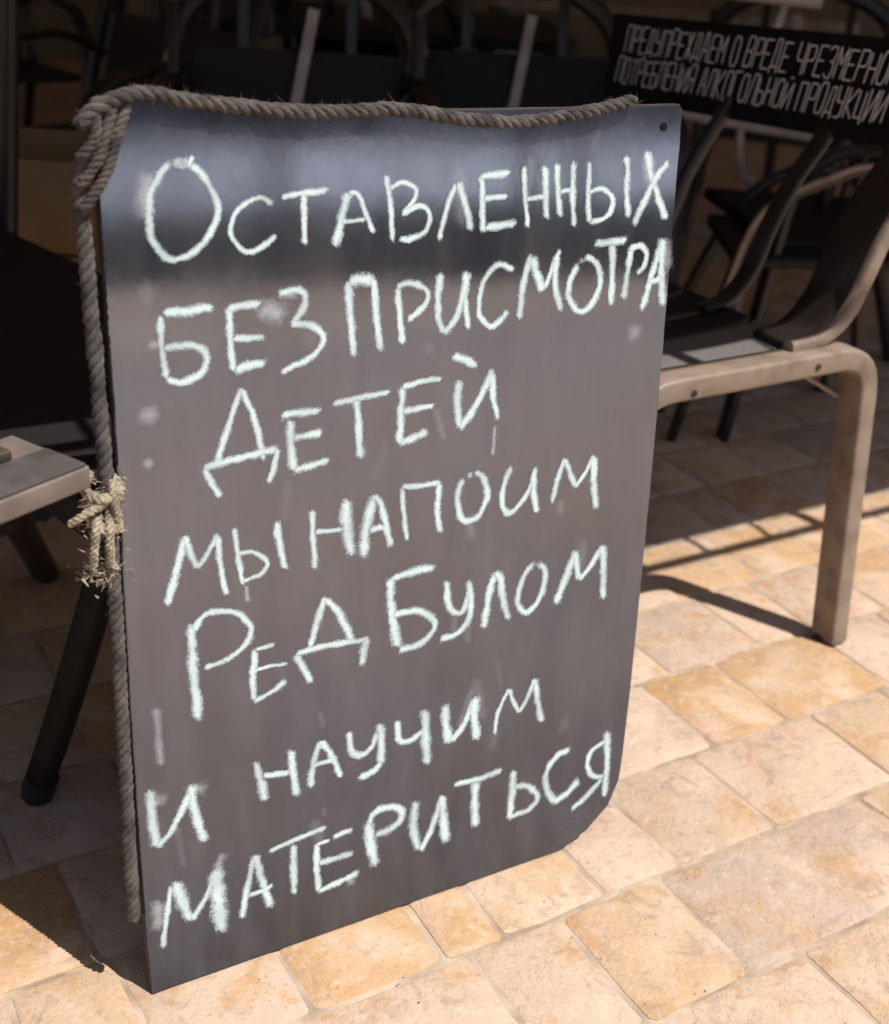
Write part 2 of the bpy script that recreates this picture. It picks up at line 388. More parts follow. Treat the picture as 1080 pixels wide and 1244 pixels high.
g = G(); g.tube([E1*-7+E2*QB+Vector((0, 0, AW_Z)), E1*13+E2*QB+Vector((0, 0, AW_Z))], .012); g.obj('front_rail', M_DARKM, aw)
for j in range(int(20/.145)):
    r_ = -7+.145*j+rnd.uniform(-.02, .02); tw = rnd.choice((.008, .014, .03))
    g = G(); g.sweep([E1*r_+E2*(QB+.01)+Vector((0, 0, AW_Z)), E1*(r_+rnd.uniform(-.02, .02))+E2*(QA+.01)+Vector((0, 0, AW_Z+.003))], tw, .004, E1); g.obj('lacing', M_AWN, aw)
for r_, q_ in ((-7, QB), (13, QB), (-7, QB+8.6), (13, QB+8.6)):
    p = E1*r_+E2*q_; g = G(); zt = AW_Z if q_ == QB else AW_Z+.9
    g.sweep([p, p+Vector((0, 0, zt))], .07, .07, E1); g.obj('post', M_DARKM, aw)

# ------------------------------------------------------------ cafe back wall and its planter boards
g = G(); WQ = 8.0
def boxg(g, r0, r1, q0, q1, z0, z1, A=E1, B=E2):
    vs_ = [A*r+B*q+Vector((0, 0, z)) for z in (z0, z1) for r, q in ((r0,q0),(r1,q0),(r1,q1),(r0,q1))]
    g.add(vs_, [(0,3,2,1),(4,5,6,7),(0,1,5,4),(1,2,6,5),(2,3,7,6),(3,0,4,7)])
wall = thing('cafe_wall', 'shaded grey-brown plaster wall far behind the cafe tables', 'wall', tuple(E2*WQ))
boxg(g, -9, 15, WQ, WQ+.25, -.05, 3.6); g.obj('plaster_face', M_WALL, wall, smooth=False)
g = G(); boxg(g, -9, 15, WQ-.03, WQ-.002, 0, .5); g.obj('plinth', M_PLINTH, wall, smooth=False)

# ------------------------------------------------------------ things across the square that the glossy board mirrors
HC = Vector((5.2, -2.05, 0)); HU = Vector((.515, .857, 0)); HN = Vector((.857, -.515, 0))
g = G()
rg = random.Random(5)
for i in range(15000):
    a = rg.uniform(-6.5, 6.5); b = rg.uniform(-.28, .28); z = rg.uniform(.01, .40)*(1+.1*noise.noise(Vector((a*3, 0, 0))))
    if abs(b) < .2 and z < .31 and rg.random() < .8: continue
    p = HC+HU*a+HN*b+Vector((0, 0, z)); s = rg.uniform(.02, .045)
    d1 = Vector((rg.gauss(0,1), rg.gauss(0,1), rg.gauss(0,1))).normalized(); d2 = d1.orthogonal().normalized()
    g.add([p-d1*s, p+d2*s*.5, p+d1*s, p-d2*s*.5], [(0,1,2,3)])
boxg(g, -6.4, 6.4, -.2, .2, 0, .33, HU, HN)
# boxg works from the origin: move the core to the hedge
for i in range(len(g.v)-8, len(g.v)): g.v[i] = tuple(Vector(g.v[i])+HC)
hd = thing('clipped_hedge', 'low clipped green hedge across the square', 'hedge', tuple(HC))
g.obj('foliage', M_LEAF, hd, smooth=False)
for i, a in enumerate((-3.3, -1.05, .75, 1.15, 3.4)):
    p = HC+HU*(a+.35)+HN*2.2
    b_ = thing('bollard', 'black iron bollard with a rounded head, %s beyond the hedge' % ('farthest left', 'second from the left', 'third from the left', 'fourth from the left', 'farthest right')[i], 'bollard', tuple(p), group='bollards beyond the hedge')
    g = G(); g.tube([p, p+Vector((0,0,.06))], .085, 12); g.obj('base', M_DARKM, b_)
    g = G(); g.tube([p+Vector((0,0,.05)), p+Vector((0,0,.95))], .075, 12); g.obj('shaft', M_DARKM, b_)
    g = G(); g.tube([p+Vector((0,0,.94+.02*k)) for k in range(6)], .07, 12, [.8,1,1,.95,.75,.4]); g.obj('head', M_DARKM, b_)

g = G(); boxg(g, -40, 60, 3.2, 34, -.0065, -.002, HU, HN)
M_PALE = mat('pale_concrete_slabs', (.80, .78, .77), .85, noise_scale=.8, col2=(.72, .70, .69))
for i in range(len(g.v)): g.v[i] = tuple(Vector(g.v[i])+HC)
g.obj('square', M_PALE, None, smooth=False, kind='structure')
far = thing('townhouse', 'long grey plastered townhouse with tall windows across the square', 'building', tuple(HC+HN*34))
def hbox(nm, m_, par, *a):
    g = G(); boxg(g, *a, HU, HN)
    for i in range(len(g.v)): g.v[i] = tuple(Vector(g.v[i])+HC)
    return g.obj(nm, m_, par, smooth=False)
M_FAC = mat('dark_render_facade', (.055, .05, .05), .9, noise_scale=1.2, col2=(.035, .032, .032)); M_GLASS = mat('dark_window_glass', (.01, .012, .014), .08)
hbox('wall', M_FAC, far, -30, 45, 34, 44, 0, 9)
for k in range(24):
    for z in (1.0, 4.6):
        w_ = hbox('window', M_DARKM, far, -28+3*k, -26.7+3*k, 33.93, 34.01, z, z+2.2); hbox('pane', M_GLASS, w_, -27.93+3*k, -26.77+3*k, 33.91, 33.94, z+.08, z+2.12)

# ------------------------------------------------------------ chalkboard
DATA = json.loads(r'''{"words":[[["О",[[0.0057,"s",[[0.0802,0.8366],[0.0708,0.8358],[0.0614,0.8339],[0.0539,0.8244],[0.0462,0.8116],[0.0452,0.7939],[0.0444,0.7806],[0.0495,0.769],[0.0584,0.7593],[0.0702,0.758],[0.0838,0.7644],[0.0952,0.7752],[0.1026,0.7886],[0.1041,0.801],[0.0993,0.8137],[0.0904,0.8274],[0.0824,0.8339],[0.0674,0.837]]],[0.0089,"m",[[0.0496,0.8289],[0.0444,0.8182],[0.0413,0.8052],[0.0428,0.793]]],[0.0036,"l",[[0.08,0.8333],[0.0844,0.8413]]]]],["С",[[0.0043,"s",[[0.1538,0.7993],[0.1434,0.8049],[0.132,0.802],[0.1193,0.7923],[0.115,0.7787],[0.1196,0.7668],[0.1294,0.7595],[0.1408,0.7618],[0.1499,0.7672],[0.1565,0.7727]]]]],["Т",[[0.0049,"l",[[0.1624,0.8045],[0.1765,0.8061],[0.2067,0.8086]]],[0.0055,"l",[[0.183,0.8054],[0.1835,0.7842],[0.1831,0.7627]]]]],["А",[[0.0076,"l",[[0.2136,0.7595],[0.2186,0.7798],[0.2267,0.8058]]],[0.0047,"s",[[0.2267,0.8058],[0.2362,0.803],[0.2431,0.7882],[0.2515,0.7682]]],[0.0041,"l",[[0.2199,0.7802],[0.2432,0.7804]]]]],["В",[[0.0048,"l",[[0.2636,0.8186],[0.268,0.7967],[0.2714,0.7583]]],[0.0043,"s",[[0.2679,0.8076],[0.2805,0.8119],[0.2933,0.8065],[0.2935,0.7967],[0.2809,0.7838]]],[0.0049,"s",[[0.2809,0.7838],[0.2994,0.7902],[0.3097,0.7823],[0.3057,0.7674],[0.2914,0.7608],[0.2784,0.7611]]]]],["Л",[[0.0055,"l",[[0.3201,0.7577],[0.3286,0.7888],[0.3368,0.8084]]],[0.0061,"l",[[0.3397,0.8095],[0.3489,0.7878],[0.3549,0.7645]]]]],["Е",[[0.0056,"l",[[0.3649,0.8147],[0.367,0.7869],[0.3688,0.7624]]],[0.0062,"l",[[0.3634,0.8136],[0.3969,0.8166]]],[0.005,"l",[[0.3674,0.7932],[0.395,0.7945]]],[0.0064,"l",[[0.3701,0.7668],[0.4058,0.7681]]]]],["Н",[[0.0052,"l",[[0.4121,0.8218],[0.4143,0.7949],[0.4194,0.7634]]],[0.0047,"l",[[0.4165,0.7909],[0.4393,0.7925]]],[0.0064,"l",[[0.4358,0.821],[0.4386,0.7938],[0.4415,0.7701]]]]],["Н",[[0.0058,"l",[[0.4494,0.8231],[0.4525,0.7984],[0.457,0.7719]]],[0.0042,"l",[[0.4553,0.7957],[0.4698,0.7977]]],[0.006,"l",[[0.47,0.825],[0.4702,0.7924],[0.4751,0.7602]]]]],["Ы",[[0.0055,"l",[[0.4885,0.8237],[0.4893,0.7942],[0.493,0.7632]]],[0.005,"s",[[0.4903,0.7941],[0.5032,0.7968],[0.5173,0.7903],[0.5202,0.778],[0.5109,0.7676],[0.4941,0.765]]],[0.0062,"l",[[0.5294,0.825],[0.535,0.8203],[0.5365,0.7948],[0.5414,0.7668]]]]],["Х",[[0.0071,"l",[[0.5591,0.831],[0.5656,0.8098],[0.577,0.7876],[0.5907,0.7619]]],[0.007,"l",[[0.5875,0.8199],[0.5748,0.8068],[0.563,0.7855],[0.5492,0.7586]]],[0.0095,"m",[[0.5586,0.8262],[0.5686,0.7989]]]]]],[["Б",[[0.0067,"l",[[0.0522,0.7133],[0.0679,0.713],[0.0963,0.714]]],[0.0053,"l",[[0.0497,0.7111],[0.0489,0.685],[0.0514,0.6556]]],[0.006,"s",[[0.0505,0.6825],[0.0664,0.6832],[0.0823,0.6803],[0.0894,0.671],[0.0838,0.658],[0.0722,0.6519],[0.0598,0.6517],[0.0514,0.6556]]],[0.0043,"m",[[0.0375,0.6874],[0.0494,0.6854]]]]],["Е",[[0.0061,"l",[[0.1113,0.7127],[0.111,0.6859],[0.113,0.6546]]],[0.0065,"l",[[0.11,0.7128],[0.142,0.7136]]],[0.0057,"l",[[0.1128,0.6845],[0.1438,0.6826]]],[0.0072,"l",[[0.1143,0.6562],[0.1287,0.6591],[0.1431,0.6587]]]]],["З",[[0.0062,"s",[[0.1578,0.7196],[0.1724,0.7233],[0.183,0.7175],[0.1815,0.7065],[0.1691,0.6901]]],[0.0059,"s",[[0.1692,0.6926],[0.188,0.6895],[0.201,0.6781],[0.1945,0.6646],[0.1793,0.656],[0.1581,0.6494]]],[0.0103,"m",[[0.1381,0.7103],[0.1509,0.7055],[0.164,0.7018]]],[0.0072,"m",[[0.1591,0.7183],[0.1777,0.7217]]]]]],[["П",[[0.0065,"l",[[0.2261,0.7265],[0.228,0.6921],[0.2322,0.6553]]],[0.0093,"l",[[0.2266,0.7257],[0.2532,0.7269]]],[0.0065,"l",[[0.2518,0.7282],[0.2549,0.6947],[0.2595,0.6576]]]]],["Р",[[0.0061,"l",[[0.2771,0.7173],[0.2795,0.6925],[0.2829,0.6618]]],[0.0056,"s",[[0.2762,0.7174],[0.2893,0.7197],[0.3056,0.7137],[0.3097,0.7042],[0.3016,0.6931],[0.2884,0.6851]]]]],["И",[[0.0071,"s",[[0.3231,0.7266],[0.3208,0.7019],[0.3223,0.6833],[0.3293,0.6705],[0.3412,0.6815],[0.3482,0.7023],[0.3525,0.7257]]],[0.0058,"l",[[0.3513,0.7245],[0.3516,0.694],[0.3566,0.6692]]]]],["С",[[0.0059,"s",[[0.4051,0.7239],[0.3906,0.7295],[0.3783,0.7238],[0.3682,0.7059],[0.3686,0.6816],[0.3808,0.6701],[0.3933,0.6752],[0.4003,0.6842]]]]],["М",[[0.0066,"l",[[0.4145,0.6732],[0.4173,0.7073],[0.4253,0.7364]]],[0.0084,"l",[[0.427,0.735],[0.433,0.717],[0.4423,0.6998]]],[0.0055,"l",[[0.4438,0.7024],[0.4523,0.7237],[0.4594,0.7395]]],[0.0068,"l",[[0.4564,0.7357],[0.4558,0.707],[0.464,0.677]]]]],["О",[[0.0064,"s",[[0.4871,0.7281],[0.4764,0.7137],[0.4726,0.6973],[0.4789,0.6813],[0.4915,0.6745],[0.5046,0.6833],[0.5119,0.6997],[0.5085,0.7182],[0.4972,0.7288],[0.4855,0.7268]]]]],["Т",[[0.007,"l",[[0.5012,0.7423],[0.5427,0.7438]]],[0.0071,"l",[[0.5244,0.7408],[0.5266,0.7099],[0.5278,0.6784]]]]],["Р",[[0.0071,"l",[[0.5481,0.735],[0.5462,0.7084],[0.5434,0.6828]]],[0.0058,"s",[[0.5471,0.7351],[0.5593,0.7371],[0.5691,0.7294],[0.567,0.7154],[0.5587,0.7088]]]]],["А",[[0.0073,"l",[[0.5893,0.7423],[0.5789,0.7059],[0.5685,0.6675]]],[0.008,"l",[[0.5893,0.7423],[0.5907,0.7079],[0.5976,0.6708]]],[0.0054,"l",[[0.576,0.6989],[0.5923,0.7005]]],[0.01,"m",[[0.5912,0.7422],[0.5971,0.7074]]]]]],[["Д",[[0.0054,"l",[[0.0936,0.5688],[0.1056,0.6036],[0.12,0.6392]]],[0.0056,"l",[[0.12,0.6392],[0.1319,0.6061],[0.1395,0.5663]]],[0.0063,"l",[[0.0808,0.5693],[0.1029,0.572],[0.1325,0.5746],[0.1532,0.5768]]],[0.0061,"l",[[0.0814,0.5692],[0.0883,0.5526],[0.096,0.5389]]],[0.0057,"l",[[0.1532,0.5768],[0.1496,0.56],[0.1434,0.5445]]]]],["Е",[[0.0064,"l",[[0.1577,0.6087],[0.1984,0.6079]]],[0.0077,"l",[[0.1665,0.6029],[0.1667,0.5764],[0.1694,0.5521]]],[0.0066,"l",[[0.1694,0.5847],[0.1988,0.5859]]],[0.0067,"l",[[0.1695,0.5531],[0.1852,0.5545],[0.2059,0.5571]]]]],["Т",[[0.0052,"l",[[0.2089,0.6119],[0.239,0.6152],[0.2705,0.6167]]],[0.0073,"l",[[0.235,0.6142],[0.2367,0.5853],[0.2385,0.5553]]]]],["Е",[[0.0075,"l",[[0.2837,0.6192],[0.2824,0.592],[0.2818,0.5626]]],[0.0048,"s",[[0.2837,0.6192],[0.3047,0.623],[0.327,0.6227]]],[0.0056,"l",[[0.2841,0.595],[0.3197,0.5969]]],[0.007,"l",[[0.2818,0.5633],[0.2988,0.5668],[0.3132,0.5714]]]]],["Й",[[0.0078,"l",[[0.3464,0.6181],[0.3462,0.5934],[0.3501,0.5679]]],[0.0072,"l",[[0.3501,0.5679],[0.3696,0.5937],[0.3871,0.6248]]],[0.0066,"l",[[0.3861,0.6216],[0.3885,0.5947],[0.3954,0.5718]]],[0.0076,"l",[[0.3393,0.6448],[0.353,0.6391],[0.3669,0.631]]],[0.003,"m",[[0.3918,0.5671],[0.3904,0.5329]]]]]],[["М",[[0.0068,"l",[[0.0397,0.4396],[0.0489,0.4679],[0.0606,0.5055]]],[0.0054,"l",[[0.0607,0.5067],[0.0652,0.4876],[0.0711,0.4721]]],[0.0054,"l",[[0.0717,0.4724],[0.0828,0.4864],[0.0923,0.5019]]],[0.0055,"l",[[0.0912,0.5009],[0.0933,0.4704],[0.0982,0.4386]]]]],["Ы",[[0.0051,"l",[[0.1082,0.5058],[0.1106,0.4787],[0.1145,0.4459]]],[0.0043,"s",[[0.1117,0.4789],[0.1266,0.4774],[0.1401,0.4638],[0.1328,0.4529],[0.1153,0.4498]]],[0.0067,"l",[[0.151,0.5038],[0.1535,0.4798],[0.1583,0.4537]]],[0.0024,"m",[[0.1181,0.4439],[0.1192,0.4268]]]]]],[["Н",[[0.0063,"l",[[0.1879,0.5089],[0.188,0.4779],[0.1906,0.4471]]],[0.0049,"l",[[0.1893,0.4861],[0.2211,0.4833]]],[0.01,"l",[[0.2237,0.5134],[0.2236,0.4882],[0.2286,0.4543]]]]],["А",[[0.0101,"l",[[0.243,0.4489],[0.2449,0.4794],[0.2536,0.5119]]],[0.0066,"s",[[0.2535,0.5131],[0.2612,0.5033],[0.2665,0.4828],[0.2733,0.4555]]],[0.0066,"l",[[0.2487,0.4775],[0.2666,0.4779]]]]],["П",[[0.0052,"l",[[0.2846,0.517],[0.2876,0.4884],[0.2916,0.4578]]],[0.0056,"l",[[0.2846,0.517],[0.3067,0.5151],[0.3291,0.5138]]],[0.0063,"l",[[0.3273,0.5137],[0.3265,0.4865],[0.3299,0.4602]]]]],["О",[[0.0065,"s",[[0.3654,0.5186],[0.3548,0.5104],[0.3494,0.495],[0.3534,0.4742],[0.3634,0.466],[0.377,0.4712],[0.386,0.4888],[0.3809,0.5099],[0.3695,0.5187],[0.3614,0.5155]]]]],["И",[[0.0062,"s",[[0.4141,0.5177],[0.4077,0.5055],[0.4045,0.4857],[0.4066,0.4724],[0.4155,0.4657],[0.4293,0.4762],[0.4399,0.4926],[0.4451,0.5123]]],[0.0062,"l",[[0.4441,0.5099],[0.4438,0.4868],[0.4501,0.4608]]]]],["М",[[0.0063,"l",[[0.4681,0.4675],[0.4737,0.4922],[0.4817,0.5169]]],[0.0062,"l",[[0.4823,0.5168],[0.4896,0.5001],[0.4986,0.4808]]],[0.0052,"l",[[0.4986,0.4808],[0.511,0.4967],[0.5216,0.5147]]],[0.007,"l",[[0.5211,0.5135],[0.5228,0.4842],[0.5288,0.451]]]]]],[["Р",[[0.0086,"l",[[0.0615,0.4162],[0.0621,0.3699],[0.0646,0.3102]]],[0.0058,"s",[[0.0641,0.4096],[0.0771,0.4234],[0.0952,0.4225],[0.1111,0.4145],[0.1218,0.3986],[0.1159,0.3827],[0.0991,0.3718],[0.0734,0.367]]]]],["Е",[[0.006,"l",[[0.1251,0.3742],[0.1219,0.3472],[0.1222,0.3176]]],[0.005,"l",[[0.1251,0.3742],[0.1455,0.3748]]],[0.0035,"l",[[0.1244,0.3516],[0.1401,0.3523],[0.1584,0.3503]]],[0.0057,"l",[[0.1222,0.3176],[0.1393,0.3221],[0.1572,0.3317]]]]],["Д",[[0.0066,"l",[[0.1833,0.3626],[0.1912,0.3889],[0.2001,0.4146]]],[0.0078,"l",[[0.2014,0.4131],[0.2163,0.3908],[0.2303,0.3578]]],[0.0058,"l",[[0.1676,0.3587],[0.1996,0.36],[0.2329,0.3572],[0.2486,0.3574]]],[0.0073,"l",[[0.1684,0.3573],[0.1755,0.3413],[0.1841,0.3221]]],[0.0075,"l",[[0.2473,0.3577],[0.2429,0.343],[0.2413,0.3274]]]]]],[["Б",[[0.008,"l",[[0.2734,0.4184],[0.2974,0.4217],[0.3247,0.4216]]],[0.0097,"l",[[0.2734,0.4198],[0.2753,0.3808],[0.283,0.338]]],[0.0065,"s",[[0.2768,0.3763],[0.2925,0.3775],[0.3128,0.3724],[0.3274,0.3562],[0.3195,0.3422],[0.302,0.3349],[0.2845,0.3348]]]]],["У",[[0.0074,"s",[[0.3399,0.4018],[0.3415,0.3802],[0.3485,0.3658],[0.3592,0.362],[0.3663,0.3748],[0.369,0.3971]]],[0.0067,"s",[[0.3685,0.3958],[0.3712,0.3651],[0.3673,0.3485],[0.3525,0.3373],[0.3339,0.3359]]]]],["Л",[[0.008,"l",[[0.3885,0.3363],[0.3917,0.3663],[0.3988,0.3995]]],[0.0074,"s",[[0.3987,0.4009],[0.4069,0.392],[0.4113,0.3679],[0.4197,0.3395]]]]],["О",[[0.0071,"s",[[0.4537,0.3999],[0.4398,0.3925],[0.4317,0.3694],[0.4326,0.3529],[0.4444,0.3428],[0.4568,0.352],[0.4652,0.3725],[0.4639,0.392],[0.4537,0.3999]]]]],["М",[[0.0084,"l",[[0.4825,0.3449],[0.4931,0.3711],[0.5054,0.4042]]],[0.0071,"l",[[0.5054,0.4042],[0.5079,0.386],[0.5133,0.3684]]],[0.0073,"l",[[0.5133,0.3684],[0.5273,0.3821],[0.5422,0.4045]]],[0.0087,"l",[[0.5422,0.4045],[0.5462,0.3722],[0.5484,0.3366]]]]]],[["И",[[0.009,"l",[[0.0126,0.2486],[0.0126,0.2183],[0.015,0.1811]]],[0.0066,"l",[[0.0166,0.1805],[0.0328,0.1981],[0.0522,0.2321]]],[0.0087,"l",[[0.0533,0.2411],[0.0558,0.2094],[0.0643,0.1695]]],[0.01,"m",[[0.0191,0.2426],[0.0186,0.2269]]],[0.0103,"m",[[0.0593,0.2325],[0.0676,0.2326]]],[0.0095,"l",[[0.0602,0.1751],[0.0652,0.1789]]]]]],[["Н",[[0.0077,"l",[[0.1218,0.2467],[0.1261,0.2236],[0.1304,0.1983]]],[0.0065,"l",[[0.1279,0.2286],[0.1597,0.2235]]],[0.008,"l",[[0.1609,0.2495],[0.1624,0.2198],[0.166,0.1925]]]]],["А",[[0.0066,"l",[[0.1807,0.1984],[0.1856,0.2275],[0.1938,0.2509]]],[0.0059,"l",[[0.1938,0.2509],[0.2066,0.2286],[0.217,0.1991]]],[0.0052,"l",[[0.1845,0.2241],[0.2101,0.2239]]]]],["У",[[0.0068,"s",[[0.2268,0.2524],[0.2296,0.2293],[0.2397,0.2195],[0.2531,0.2262],[0.2602,0.2429]]],[0.0091,"l",[[0.2627,0.2515],[0.2651,0.2264],[0.2643,0.2019]]],[0.007,"s",[[0.2654,0.2035],[0.2551,0.1951],[0.2369,0.1938]]]]],["Ч",[[0.007,"s",[[0.2832,0.2514],[0.2862,0.2271],[0.2975,0.2208],[0.3162,0.2289]]],[0.0095,"l",[[0.3183,0.2531],[0.3191,0.2223],[0.3223,0.1844]]]]],["И",[[0.0104,"l",[[0.3435,0.2538],[0.3442,0.2306],[0.3497,0.2037]]],[0.0074,"l",[[0.3516,0.2051],[0.3668,0.2204],[0.3814,0.2513]]],[0.0091,"l",[[0.3825,0.2529],[0.3811,0.2281],[0.3864,0.197]]]]],["М",[[0.0049,"l",[[0.4091,0.1965],[0.4126,0.2253],[0.4254,0.2512]]],[0.0051,"l",[[0.4254,0.2512],[0.4325,0.2337],[0.4409,0.2175]]],[0.005,"l",[[0.4409,0.2175],[0.4512,0.2326],[0.4601,0.2559]]],[0.0077,"l",[[0.4609,0.2557],[0.4663,0.2246],[0.4733,0.1952]]]]]],[["М",[[0.0059,"l",[[0.0142,0.0558],[0.0196,0.0884],[0.0273,0.131]]],[0.0108,"l",[[0.0316,0.1322],[0.0365,0.1106],[0.0447,0.08]]],[0.0066,"l",[[0.0472,0.0805],[0.0617,0.1011],[0.0753,0.1304]]],[0.0137,"l",[[0.0754,0.1332],[0.0757,0.0928],[0.0784,0.0521]]],[0.0091,"m",[[0.0129,0.1167],[0.0115,0.0801]]],[0.0054,"m",[[0.0754,0.1332],[0.0835,0.1488]]],[0.0081,"m",[[0.0315,0.1295],[0.0395,0.098]]],[0.0071,"m",[[0.0649,0.1171],[0.0803,0.1315]]]]],["А",[[0.0067,"l",[[0.1009,0.0611],[0.1066,0.0929],[0.1168,0.1328]]],[0.0079,"l",[[0.1181,0.1352],[0.1248,0.1008],[0.1336,0.0619]]],[0.0062,"l",[[0.1089,0.0867],[0.1244,0.0877],[0.1362,0.0907]]]]],["Т",[[0.0057,"l",[[0.1329,0.1343],[0.1647,0.1392],[0.1993,0.142]]],[0.0069,"l",[[0.1615,0.133],[0.1609,0.1024],[0.1608,0.0696]]]]],["Е",[[0.0064,"l",[[0.1879,0.1253],[0.1875,0.0928],[0.1899,0.0618]]],[0.0046,"l",[[0.1879,0.1239],[0.2033,0.1245]]],[0.0071,"l",[[0.2073,0.1275],[0.2306,0.1285]]],[0.0071,"l",[[0.1908,0.0991],[0.2099,0.0983],[0.2306,0.0979]]],[0.0072,"l",[[0.1891,0.0621],[0.2125,0.0656],[0.2376,0.0702]]],[0.0061,"m",[[0.2264,0.0697],[0.2306,0.0558]]]]],["Р",[[0.0106,"l",[[0.2501,0.1307],[0.2525,0.1018],[0.2587,0.0711]]],[0.0078,"s",[[0.2501,0.1272],[0.2566,0.1407],[0.2746,0.1434],[0.2897,0.135],[0.2899,0.1226],[0.2783,0.1142],[0.2584,0.1121]]]]],["И",[[0.0094,"l",[[0.3088,0.1393],[0.306,0.1084],[0.3129,0.0736]]],[0.0074,"l",[[0.3164,0.0705],[0.3296,0.0968],[0.3441,0.1368]]],[0.0096,"l",[[0.3431,0.1354],[0.3452,0.1025],[0.3507,0.0714]]]]],["Т",[[0.0066,"l",[[0.3577,0.1467],[0.3896,0.1439],[0.423,0.1462]]],[0.0098,"l",[[0.3868,0.1412],[0.3863,0.1107],[0.3887,0.0787]]]]],["Ь",[[0.0085,"l",[[0.4379,0.1416],[0.4375,0.1089],[0.4356,0.0742]]],[0.0071,"s",[[0.44,0.1173],[0.4589,0.1124],[0.4745,0.0934],[0.4647,0.0796],[0.4355,0.0761]]]]],["С",[[0.0079,"s",[[0.5169,0.1453],[0.5005,0.1428],[0.4863,0.1268],[0.486,0.1047],[0.4993,0.0798],[0.5184,0.085],[0.534,0.0972]]]]],["Я",[[0.0084,"l",[[0.5718,0.1553],[0.5754,0.1073],[0.5758,0.059]]],[0.0065,"s",[[0.571,0.1425],[0.5518,0.1351],[0.5453,0.1183],[0.5529,0.0989],[0.5717,0.0912]]],[0.0075,"l",[[0.5691,0.0882],[0.5473,0.0701],[0.5264,0.0576]]]]]]],"smears":[[0.0089,"m",[[0.0251,0.6271],[0.0424,0.6233]]],[0.006,"m",[[0.0275,0.5838],[0.0346,0.5781]]],[0.0102,"m",[[0.5608,0.6536],[0.5646,0.6381]]],[0.0052,"m",[[0.0241,0.3362],[0.0245,0.2722]]]],"frame":[[-0.26262,0.95513,0.0],[0.8494,0.52775,0.0],[-0.046,0.07403,0.99619],[0.52575,-0.84616,0.08716]],"outline":[[0.0,0.0],[0.0672,-0.0028],[0.1524,-0.0072],[0.2534,-0.009],[0.3505,-0.0091],[0.4419,-0.0049],[0.5139,-0.0015],[0.5522,0.017],[0.5827,0.0433],[0.5973,0.0772],[0.5999,0.1156],[0.6025,0.19],[0.6037,0.3324],[0.6047,0.4555],[0.6046,0.59],[0.6025,0.7329],[0.6005,0.8571],[0.6011,0.8698],[0.5961,0.8754],[0.4687,0.874],[0.2891,0.8742],[0.1333,0.8803],[0.0838,0.8867],[0.0487,0.892],[0.0164,0.8843],[0.0044,0.8795],[0.0039,0.8739],[0.0051,0.8369],[0.005,0.745],[0.0043,0.6174],[0.002,0.478],[-0.0004,0.3251],[-0.0015,0.156]],"hole":[0.5775,0.8544],"rope_top":[[-0.0087,0.8696],[0.0064,0.8828],[0.0263,0.8911],[0.0449,0.8934],[0.0796,0.8876],[0.1285,0.8819],[0.1725,0.8775],[0.2183,0.8768],[0.2661,0.8782],[0.3076,0.8735],[0.3508,0.8672],[0.4046,0.8648],[0.4509,0.8692],[0.4938,0.8753],[0.5328,0.8824]],"rope_left":[[0.0216,0.8649],[0.0062,0.8527],[-0.0047,0.8373],[-0.0087,0.8119],[-0.0078,0.7727],[-0.0072,0.7187],[-0.0061,0.6696],[-0.0054,0.6113],[-0.0051,0.5661],[-0.0046,0.5115],[-0.0054,0.4468],[-0.0066,0.3622],[-0.0079,0.2728],[-0.01,0.1787],[-0.011,0.0993]],"knot":[-0.0153,0.5448],"armB":[[0.5331,2.6,0.2834],[0.5418,2.6,0.3251],[0.5544,2.6,0.3822],[0.5668,2.6,0.4383],[0.5862,2.6,0.4906],[0.6208,2.6,0.5299],[0.673,2.6,0.5604],[0.7183,2.6,0.5819],[0.7758,2.6,0.6058]],"armB2":[[0.5187,3.0,0.1679],[0.5472,3.0,0.2419],[0.5815,3.0,0.3345],[0.6172,3.0,0.4115],[0.6558,3.0,0.4662],[0.7055,3.0,0.5078],[0.7768,3.0,0.532]],"poleB":[[0.6708,3.1,0.8526],[0.658,3.1,0.7902],[0.6354,3.1,0.7168],[0.6217,3.1,0.6425],[0.6263,3.1,0.549],[0.6456,3.1,0.4832],[0.6735,3.1,0.4365]],"pole":[[-0.7191,2.1,1.1378],[-0.8154,2.1,-0.0444]],"legtop":[-0.2945,1.1,0.5408],"bar1":[[0.4233,3.1,0.6312],[0.5817,3.1,0.606]],"bar2":[[0.5817,3.1,0.606],[0.7886,3.1,0.5861]]}''')
BL, BU, BV, BN = [Vector(v) for v in DATA['frame']]
def bp_(u, v, w=0): return BL+BU*u+BV*v+BN*w
board = thing('chalkboard', 'tall black chalkboard with white handwritten Russian text, trimmed with rope', 'chalkboard', tuple(BL))
TH = .011
g = G(); ol = [(u, max(v, .0015)) for u, v in DATA['outline']]
# refine and roughen the sawn edge
ol2 = []
for i in range(len(ol)):
    a, b = ol[i], ol[(i+1) % len(ol)]; n = max(1, int(math.hypot(b[0]-a[0], b[1]-a[1])/.018))
    for k in range(n):
        t = k/n; u, v = a[0]+(b[0]-a[0])*t, a[1]+(b[1]-a[1])*t
        u += noise.noise(Vector((u*40, v*40, 3)))*.0009; v += abs(noise.noise(Vector((u*60, v*40, 9))))*.0012
        ol2.append((u, v))
n = len(ol2); cu, cv = .3, .44
def ins(p, d):
    dx, dy = cu-p[0], cv-p[1]; k = math.hypot(dx, dy); return (p[0]+dx/k*d, p[1]+dy/k*d)
vs_ = [bp_(*p, -TH) for p in ol2]+[bp_(*p, -.001) for p in ol2]+[bp_(*ins(p, .0012), 0) for p in ol2]
fs = [(j, (j+1) % n, n+(j+1) % n, n+j) for j in range(n)]+[(n+j, n+(j+1) % n, 2*n+(j+1) % n, 2*n+j) for j in range(n)]
fs += [tuple(range(2*n, 3*n)), tuple(range(n-1, -1, -1))]
